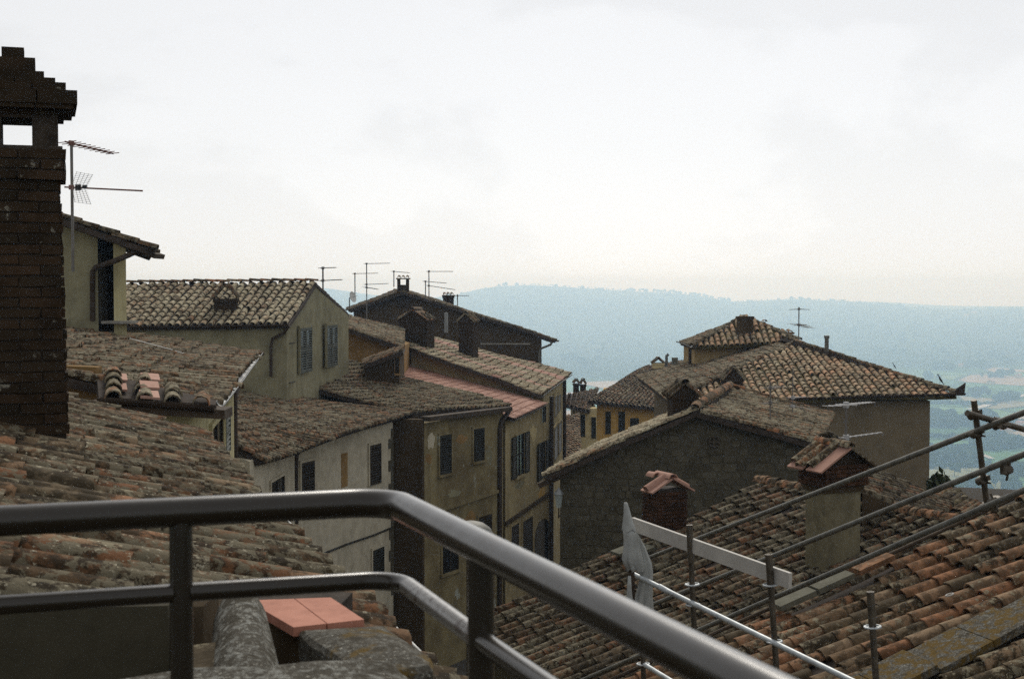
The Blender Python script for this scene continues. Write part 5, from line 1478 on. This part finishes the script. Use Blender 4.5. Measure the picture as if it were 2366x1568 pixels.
shrub(2172, 1120, 28.5, .26, .38, 'dark shrub growing at the foot of the big taupe wall')

# ------------------------------------------------------------------ antennas on the far roofs
AN = [
 ('thin antenna at the right end of the gable house ridge', 746, 617, 676, 46, [(619, 775, 618, 8, .10, .6), (648, 789, 646, 6, .12, .5)]),
 ('middle height antenna just left of the tallest of its group', 820, 630, 692, 70, [(632, 872, 631, 10, .12, 1)]),
 ('tallest antenna of the skyline group, three booms', 847, 607, 812, 70, [(609, 900, 608, 14, .12, 1), (657, 896, 655, 10, .14, 1), (664, 872, 668, 6, .18, .5)]),
 ('short antenna rising behind the small open chimney', 910, 625, 662, 71, [(627, 945, 630, 8, .12, 1)]),
 ('shorter antenna of the pair right of the open chimney', 983, 648, 690, 71, [(650, 1031, 654, 9, .12, 1)]),
 ('taller antenna of the pair right of the open chimney', 991, 624, 694, 70.5, [(627, 1046, 627, 12, .12, 1), (660, 1051, 669, 10, .13, 1)]),
 ('low antenna on the sloping skyline roof before the hill', 1057, 680, 705, 72, [(683, 1083, 683, 6, .1, .3)]),
]
for (lab, u, vt, vb, d, bm) in AN: antenna(lab, u, vt, vb, d, bm, .028)
dsh = at(815, 686, 69.5); t_ = thing('satellite_dish', 'small pale satellite dish among the skyline antennas', 'satellite dish', tuple(dsh))
b = MB(); rs = []; X2, N2_ = V((.45, .89, 0)), V((.89, -.45, .25)).normalized(); Y2 = N2_.cross(X2).normalized()
pts = [dsh + N2_ * -.06]; fs = []
for r_ in (.14, .28):
    for k in range(12): a = 2 * math.pi * k / 12; pts.append(dsh + X2 * r_ * math.cos(a) + Y2 * r_ * math.sin(a) + N2_ * (r_ * r_ * .9 - .06))
for k in range(12): fs += [(0, 1 + k, 1 + (k + 1) % 12), (1 + k, 13 + k, 13 + (k + 1) % 12, 1 + (k + 1) % 12)]
b.add(pts, fs, True); b.build('dish', M['cable'], t_); b = MB(); b.tube([dsh - N2_ * .06, dsh - N2_ * .2, dsh - N2_ * .2 - Z * .5], .03, 6); b.tube([dsh, dsh + N2_ * .3], .01, 5); b.build('arm', M['alu'], t_)
antenna('slender antenna above the big hipped roof, before the hills', 1846, 709, 792, 54, [(714, 1868, 715, 5, .12, .6), (714, 1826, 715, 3, .12, -.3), (750, 1868, 757, 5, .5, .2), (750, 1836, 750, 2, .5, 0)], .022)
antenna('antenna with a pale reflector standing on the stone house roof', 1780, 882, 992, 31.5, [(896, 1800, 892, 5, .16, .6), (930, 1762, 932, 3, .12, -.3)], .016)
antenna('thin antenna with bright flat elements before the big taupe wall', 1832, 846, 985, 34, [(938, 1871, 944, 5, .15, .4), (918, 1863, 916, 5, .12, .4)], .012, boommat='alu_bright')
antenna('bent mast antenna on the rendered chimney with a bright pointed boom', 1955, 938, 1062, 21.9, [(934, 2012, 929, 9, .11, .7), (936, 1912, 938, 4, .12, -.5), (1010, 2036, 999, 8, .06, .5)], .020, boommat='alu_bright')

# ------------------------------------------------------------------ birds on the hip of the big roof
def bird(u, v, d, s_, face, label):
    c = at(u, v, d); t = thing('bird', label, 'bird', tuple(c), 'birds perched along the hip of the big roof')
    X = V((face, .2, 0)).normalized(); Yb = V((-X.y, X.x, 0)); b = MB()
    prof = [(-.42, -.30, .02), (-.30, -.16, .05), (-.16, .02, .105), (-.02, .16, .13), (.09, .30, .115), (.14, .42, .075), (.17, .50, .075), (.21, .53, .06), (.26, .52, .025), (.33, .50, .004)]
    vs = []; fs = []; n = 8
    for (x, z_, r_) in prof:
        for k in range(n):
            a = 2 * math.pi * k / n; vs.append(c + (X * (x * .8) + Yb * (r_ * math.cos(a)) + Z * (z_ + .12 + r_ * 1.1 * math.sin(a))) * s_)
    for i in range(len(prof) - 1):
        for k in range(n): fs.append((i * n + k, i * n + (k + 1) % n, (i + 1) * n + (k + 1) % n, (i + 1) * n + k))
    b.add(vs, fs, True); b.build('body', M['bird'], t)
    l = MB()
    for sy in (-.05, .05): l.tube([c + (X * .02 + Yb * sy - Z * .16) * s_, c + (Yb * sy + Z * .08) * s_], .012 * s_, 4)
    l.build('legs', M['bird'], t)
bird(2172, 884, 46.9, .42, -.6, 'dark bird perched nearest the eave corner of the hipped roof')
bird(2066, 850, 48.2, .26, -.8, 'small bird halfway along the hip, beside a stub of pipe')
# ================================================================== scaffold on the sloping roof, and its near guard rail
sc_ = thing('sloped_scaffold', 'dark scaffold rails running up the right hand roof with one leaning post', 'scaffold', tuple(at(2290, 1180, 11.5)))
def tubeobj(name, pts, r, mat, par, seg=10):
    b = MB(); b.tube(pts, r, seg); return b.build(name, M[mat], par)
T1a, T1b = at(1488, 1292, 17.5), at(2440, 924, 10.4)
T2a, T2b = at(1400, 1440, 17.0), at(2440, 1019, 10.4)
T3a, T3b = at(1300, 1590, 16.5), at(2440, 1100, 10.4)
for a_1, a_2 in ((T1a, T1b), (T2a, T2b), (T3a, T3b)): tubeobj('rail_tube', [a_1, a_2], .0242, 'steel_old', sc_)
sp0, sp1 = at(2250, 924, 11.25), at(2281, 1172, 11.45)
tubeobj('post', [sp0, sp1], .0242, 'steel_dark', sc_)
tubeobj('cross_tube', [at(2234, 954, 11.0), at(2470, 1021, 11.6)], .0242, 'steel_dark', sc_)
def coupler(p, ax, ay, par, s_=1.0):
    ax = V(ax).normalized(); ay = V(ay).normalized(); az_ = ax.cross(ay).normalized(); b = MB()
    b.tube([p - ax * .032 * s_, p + ax * .032 * s_], .034 * s_, 8); b.tube([p - ay * .032 * s_ + az_ * .03, p + ay * .032 * s_ + az_ * .03], .034 * s_, 8)
    b.obox(p + ay * .05 * s_, ax, ay, az_, .022, .02, .016); b.tube([p + ay * .03 + ax * .03, p + ay * .085 * s_ + ax * .05], .008, 6); b.tube([p - ay * .03, p - ay * .075 * s_ - ax * .02], .009, 6)
    return b.build('coupler', M['steel_dark'], par)
pz = (sp1 - sp0).normalized(); tz = (T1b - T1a).normalized()
for f in (.13, .30, .735, .985): coupler(sp0.lerp(sp1, f), pz, tz, sc_)
coupler(at(2304, 982, 11.15), tz, (1, .1, -.25), sc_); coupler(at(2328, 1086, 11.0), tz, (0, .2, 1), sc_, 1.0); coupler(at(2295, 1160, 11.3), tz, pz, sc_, 1.1)

gs_ = thing('guard_scaffold', 'near scaffold guard frame with white board, zinc tube and dark posts', 'scaffold', tuple(at(1790, 1540, 11)))
def g2(u, v, d): return at(u, v, d)
posts = [(1593, 1212, 1606, 1500, 12.2), (1776, 1280, 1796, 1575, 11.2), (2011, 1366, 2027, 1620, 10.2)]
PT = []
for (ua, va, ub, vb, d_) in posts:
    pa, pb_ = at(ua, va, d_), at(ub, vb, d_)
    PT.append((pa, pb_)); tubeobj('post', [pa, pb_], .0242, 'steel_dark', gs_)
    b = MB(); b.tube([pa + (pb_ - pa) * .0, pa.lerp(pb_, .3)], .029, 8); b.build('sleeve', M['steel_dark'], gs_)
pl_a, pl_b = at(1485, 1490, 13.4), at(1488, 1620, 13.4); tubeobj('post', [pl_a, pl_b], .0242, 'steel_dark', gs_)
def rosette(p, ax):
    ax = V(ax).normalized(); X = ax.cross(V((1, 0, 0))).normalized(); Yv = ax.cross(X); b = MB()
    ring = [p + X * .058 * math.cos(t) + Yv * .058 * math.sin(t) for t in [2 * math.pi * k / 14 for k in range(15)]]
    b.tube(ring, .009, 5)
    for k in range(4):
        t = math.pi * k / 2 + .4; b.tube([p + (X * math.cos(t) + Yv * math.sin(t)) * .026, p + (X * math.cos(t) + Yv * math.sin(t)) * .056], .006, 4)
    return b.build('rosette', M['steel_zinc'], gs_)
for k, vv in ((0, 1349), (0, 1396), (1, 1350), (1, 1481), (2, 1447)):
    pa, pb_ = PT[k]; va, vb = posts[k][1], posts[k][3]; rosette(pa.lerp(pb_, (vv - va) / (vb - va)), pb_ - pa)
rosette(pl_a.lerp(pl_b, .33), pl_b - pl_a)
tubeobj('guard_tube', [at(1462, 1325, 12.95), at(1600, 1393, 12.15), at(1790, 1485, 11.15), at(2010, 1592, 10.1)], .0235, 'steel_zinc', gs_)
tubeobj('guard_tube', [at(1490, 1535, 13.35), at(1580, 1590, 12.6)], .0235, 'steel_zinc', gs_)
b = MB(); c = at(1537, 1362, 12.5); b.tube([c - V((.05, -.05, -.02)), c + V((.05, -.05, -.02))], .028, 8); b.build('coupler', M['steel_zinc'], gs_)
# board: white, on edge
q0, q1 = at(1463, 1212, 12.98), at(1829, 1344, 11.0)
ax = (q1 - q0).normalized(); ay = ax.cross(Z).normalized(); az_ = ay.cross(ax).normalized(); az_ = az_ if az_.z > 0 else -az_
b = MB(); b.obox((q0 + q1) / 2 + V((0, .05, 0)), ax, ay, az_, (q1 - q0).length / 2, .016, .062); b.build('board', M['plank'], gs_)

# closed parasol wrapped in grey-white cloth
pp = thing('closed_parasol', 'closed grey white parasol wrapped at the left end of the scaffold board', 'parasol', tuple(at(1468, 1470, 12.7)))
b = MB(); b.tube([at(1459, 1300, 12.75), at(1461, 1480, 12.75)], .028, 8); b.build('pole', M['pipe_dark'], pp)
def drape(name, rows, d, par, fold=.10, nf=5, seg=36):
    b = MB(); vs = []; fs = []
    for i, (v, ul, ur) in enumerate(rows):
        f = i / (len(rows) - 1)
        for k in range(seg):
            a = 2 * math.pi * k / seg; cu = (ul + ur) / 2; hw = (ur - ul) / 2
            m = 1 + fold * f * math.sin(nf * a + f * 2.2) + fold * .4 * f * math.sin((nf + 4) * a - f * 3)
            p = at(cu, v, d); w = hw / FOC * d * m
            vs.append(p + V((math.cos(a) * w, math.sin(a) * w * .85, .012 * math.sin(nf * a) * f)))
    for i in range(len(rows) - 1):
        for k in range(seg): fs.append((i * seg + k, i * seg + (k + 1) % seg, (i + 1) * seg + (k + 1) % seg, (i + 1) * seg + k))
    fs.append(tuple(range(seg - 1, -1, -1)))
    b.add(vs, fs, True); return b.build(name, M['cloth'], par)
drape('tip_cover', [(1160, 1442, 1449), (1165, 1441, 1451), (1185, 1441, 1457), (1205, 1439, 1462), (1221, 1437, 1468), (1224, 1437, 1469)], 12.75, pp, .06, 4)
drape('canopy', [(1222, 1438, 1466), (1234, 1440, 1470), (1248, 1441, 1474), (1262, 1441, 1478), (1276, 1439, 1481), (1290, 1437, 1484), (1300, 1440, 1485), (1309, 1446, 1484), (1317, 1451, 1483)], 12.75, pp, .16, 7, 56)
drape('hanging_cloth', [(1230, 1465, 1473), (1245, 1469, 1481), (1262, 1474, 1490), (1280, 1477, 1497), (1300, 1479, 1505), (1325, 1479, 1508), (1350, 1476, 1507), (1372, 1471, 1505), (1400, 1468, 1506), (1440, 1465, 1508)], 12.87, pp, .22, 6, 48)
drape('cloth_end', [(1330, 1451, 1458), (1352, 1449, 1459), (1380, 1447, 1461), (1420, 1443, 1463)], 12.65, pp, .15, 3)

# ================================================================== the terrace edge: handrail, parapet, slabs, tiles
rl = thing('railing', 'dark enamelled tubular handrail bending across the foreground', 'railing', (-.23, 2.6, -1.45))
def bend(p0, c, p1, r_, n=10):
    """round the corner at c with radius r_"""
    a = (p0 - c).normalized(); b_ = (p1 - c).normalized(); th = a.angle(b_); t = r_ / math.tan(th / 2)
    s, e = c + a * t, c + b_ * t; ce = c + (a + b_).normalized() * (r_ / math.sin(th / 2)); out = []
    for i in range(n + 1):
        f = i / n; q = s.lerp(e, f); out.append(ce + (q - ce).normalized() * r_)
    return out
corner = at(905, 1158, 2.62); cz_ = corner.z
def on_level(u, v, z): r = at(u, v, 1.0); return r * (z / r.z)
lft_ = on_level(0, 1203, cz_); rgt_ = on_level(1705, 1568, cz_)
lext = corner + (lft_ - corner) * 1.5; rext = corner + (rgt_ - corner) * 1.25
b = MB(); path = [lext] + bend(lext, corner, rext, .085, 12) + [rext]; b.tube(path, .0265, 20, True); b.build('handrail', M['rail'], rl)
mz = at(965, 1336, 2.62).z; mc = V((corner.x + .012, corner.y - .004, mz))
ld = (lft_ - corner).normalized(); rd_ = (rgt_ - corner).normalized()
pA_ = on_level(416, 1180, cz_); pA_ = corner + ld * ((pA_ - corner).dot(ld)); pB_ = on_level(1136, 1262, cz_); pB_ = corner + rd_ * ((pB_ - corner).dot(rd_))
for p in (pA_, pB_): tubeobj('post', [p + Z * -.01, V((p.x, p.y, cz_ - .9))], .0205, 'rail', rl, 16)
m1_ = V((pA_.x, pA_.y, mz)); m2_ = V((pB_.x, pB_.y, mz))
b = MB(); b.tube([m1_ + ld * .95, m1_ + ld * .015], .0165, 14); b.build('mid_rail', M['rail'], rl)
bp = bend(m1_, mc, m2_, .07, 10)
b = MB(); b.tube([m1_ - ld * .015] + bp, .0165, 14); b.build('mid_rail', M['rail'], rl)
b = MB(); b.tube([bp[-1], m2_ - rd_ * .016], .0166, 14); b.build('mid_rail', M['rail_worn'], rl, label='worn stretch of mid rail with flaking paint')
b = MB(); b.tube([m2_ + rd_ * .016, m2_ + rd_ * .9], .0165, 14); b.build('mid_rail', M['rail'], rl)

pw = thing('parapet_wall', 'dark plastered parapet in the lower left corner below the mid rail', 'wall', tuple(at(200, 1560, 3.4)))
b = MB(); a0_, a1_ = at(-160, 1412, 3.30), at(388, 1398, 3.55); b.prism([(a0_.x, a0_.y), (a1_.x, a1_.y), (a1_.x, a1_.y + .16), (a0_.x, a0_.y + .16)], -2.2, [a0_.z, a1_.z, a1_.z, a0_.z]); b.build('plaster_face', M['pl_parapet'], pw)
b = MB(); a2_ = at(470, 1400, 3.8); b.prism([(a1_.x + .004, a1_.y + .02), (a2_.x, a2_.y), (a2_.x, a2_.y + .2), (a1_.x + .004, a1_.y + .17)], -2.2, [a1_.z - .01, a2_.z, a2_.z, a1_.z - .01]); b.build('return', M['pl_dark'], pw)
def lump(name, label, cat, pts_top, mat, thick, group=None, sub=5, amp=.012, par=None):
    """rough stone: an outline seen from above (world points), subdivided, uneven"""
    c = sum(pts_top, V((0, 0, 0))) / len(pts_top)
    o = None
    b = MB(); n = len(pts_top); vs = []; fs = []
    rings = [(1.0, -thick), (1.02, -thick * .45), (1.0, -.012), (.93, .0), (.6, .014), (.25, .02)]
    for s_, dz in rings:
        for k in range(n * 4):
            f = k / 4; i = int(f); q = pts_top[i].lerp(pts_top[(i + 1) % n], f - i)
            p = c + (q - c) * s_ + Z * dz; nn = noise.noise_vector(p * 7) * amp * (1.6 if dz < 0 else 1)
            vs.append(p + nn)
    m = n * 4
    for r_ in range(len(rings) - 1):
        for k in range(m): fs.append((r_ * m + k, r_ * m + (k + 1) % m, (r_ + 1) * m + (k + 1) % m, (r_ + 1) * m + k))
    fs.append(tuple((len(rings) - 1) * m + k for k in range(m))); fs.append(tuple(range(m - 1, -1, -1)))
    b.add(vs, fs, False)
    if par: return b.build(name, M[mat], par)
    o = b.build(name, M[mat], origin=tuple(c)); tag(o, label, cat, group); return o
zc_ = at(700, 1536, 2.95).z
lump('coping_stone', 'pale lichen covered coping stone along the bottom edge', 'stone', [on_level(200, 1570, zc_ - .01), on_level(420, 1554, zc_), on_level(620, 1548, zc_), on_level(700, 1538, zc_ + .004), on_level(790, 1522, zc_ + .012), on_level(915, 1526, zc_ + .012), on_level(990, 1572, zc_), on_level(1010, 1640, zc_), on_level(200, 1680, zc_)], 'coping', .25, amp=.010)
zs_ = at(850, 1500, 3.62).z
lump('lichen_slab', 'grey concrete slab with yellow lichen under the red tiles', 'stone', [on_level(690, 1452, zs_), on_level(880, 1442, zs_), on_level(1004, 1520, zs_), on_level(1000, 1540, zs_), on_level(830, 1560, zs_)], 'slab', .11, amp=.007)
zt_ = on_level(700, 1410, -.93).z
pa_, pb_2, pc_, pd_ = on_level(571, 1386, zt_), on_level(764, 1379, zt_), on_level(841, 1430, zt_), on_level(678, 1448, zt_)
def quadslab(name, q, th, mat, grooves, label, tint):
    t = MB(); t.box8([p - Z * th for p in (q[3], q[2], q[1], q[0])] + [q[3], q[2], q[1], q[0]])
    o = t.build(name, mat, origin=tuple(q[3])); a = o.data.attributes.new('tint', 'FLOAT', 'POINT'); a.data.foreach_set('value', [tint] * 8)
    tag(o, label, 'tile', 'new flat terracotta tiles on the roof corner')
    return o
def flat_new():
    t = NT('clean_pink_terracotta', .85, .2)
    c = t.mix(t.rng(t.noise(9, 6, .75), .3, .7), (.47, .215, .150), (.36, .155, .105)); c = t.mix(t.rng(t.noise(22, 6, .75), .60, .70, 0, .6), c, (.16, .085, .06)); t.bump(t.noise(120, 3, .6), .15, .003); return t.color(c)
M['flat_new'] = flat_new()
mT, mB = pa_.lerp(pb_2, .565), pd_.lerp(pc_, .47)
ga_ = (mT - pa_).normalized() * .0018
quadslab('flat_tile', [pa_, mT - ga_, mB - ga_, pd_], .026, M['flat_new'], 2, 'clean pink flat tile, left of the two behind the mid rail', .5)
quadslab('flat_tile', [mT + ga_, pb_2, pc_, mB + ga_], .026, M['flat_new'], 3, 'clean pink flat tile, right of the two behind the mid rail', .6)
# what carries the tiles: rough dark masonry
cm = thing('roof_corner_masonry', 'dark rough masonry corner carrying the pink flat tiles', 'wall', tuple(at(650, 1540, 3.9)))
b = MB(); B_ = [pa_ + V((.03, -.01, -.03)), pb_2 + V((-.03, 0, -.03)), pc_ + V((-.03, .015, -.03)), pd_ + V((.03, .03, -.03))]
b.box8([V((p.x, p.y, -2.3)) for p in (B_[3], B_[2], B_[1], B_[0])] + [B_[3], B_[2], B_[1], B_[0]]); b.build('masonry_core', M['pl_dark'], cm)
b = MB(); e0, e1 = on_level(455, 1440, -.98), on_level(690, 1470, -1.02); b.prism([(e0.x, e0.y), (e1.x, e1.y), (e1.x + .1, e1.y + .5), (e0.x, e0.y + .5)], -2.3, [-1.04, -1.05, -1.0, -.98]); b.build('mortar_bed', M['mortar'], cm)
# cover tile pointing at the camera
tt = barrel(.56, .19, .135, .10, .018, random.Random(2), 12)
me = bpy.data.meshes.new('cover_tile'); me.from_pydata(tt[0], [], tt[1]); me.materials.append(M['coping']); me.polygons.foreach_set('use_smooth', tt[2]); me.update()
o = bpy.data.objects.new('cover_tile', me); COL.objects.link(o)
p = at(574, 1660, 3.25); yv = (at(550, 1442, 3.78) - p).normalized(); zv = V((0, 0, 1)); zv = (zv - yv * zv.dot(yv)).normalized(); xv = yv.cross(zv)
o.matrix_world = Matrix(((xv.x, yv.x, zv.x, p.x), (xv.y, yv.y, zv.y, p.y), (xv.z, yv.z, zv.z, p.z), (0, 0, 0, 1)))
tag(o, 'lichen speckled half round tile pointing at the viewer beside the post', 'tile')
b = MB(); b.obox(at(470, 1545, 3.45), (1, .1, .1), (-.1, 1, .2), (0, -.2, 1), .035, .10, .02); o = b.build('tile_shard', M['tile_red'], origin=tuple(at(470, 1545, 3.45))); tag(o, 'small red tile shard tucked beside the railing post', 'tile')
# pale arc of a lamp hood peeping over the handrail
lh = thing('lamp_hood', 'pale curved lamp hood peeping over the handrail', 'lamp', tuple(at(1092, 1235, 9)))
b = MB(); cc = at(1088, 1252, 9.0)
b.lathe(cc, [(.155, 0), (.15, .045), (.125, .09), (.08, .122), (.03, .135), (0, .137)], 24); b.build('hood', M['steel_old'], lh)
b = MB(); rg = [cc + V((.155 * math.cos(t), .155 * math.sin(t), 0)) for t in [2 * math.pi * k / 24 for k in range(25)]]; b.tube(rg, .012, 6); b.build('rim', M['gutter'], lh)
b = MB(); b.tube([cc + Z * .0, cc - Z * 2.9], .03, 8); b.build('post', M['steel_dark'], lh)

bpy.context.view_layer.update()

wr = at(2194, 1373, 13.6); t_ = None
b = MB(); rg = [wr + V((.035 * math.cos(t), .03 * math.sin(t), .012 * math.cos(t))) for t in [2 * math.pi * k / 14 for k in range(15)]]; b.tube(rg, .008, 6)
o = b.build('loose_ring', M['plank'], origin=tuple(wr)); tag(o, 'tiny white ring lying on the warm tiled roof', 'ring')
bpy.context.view_layer.update()
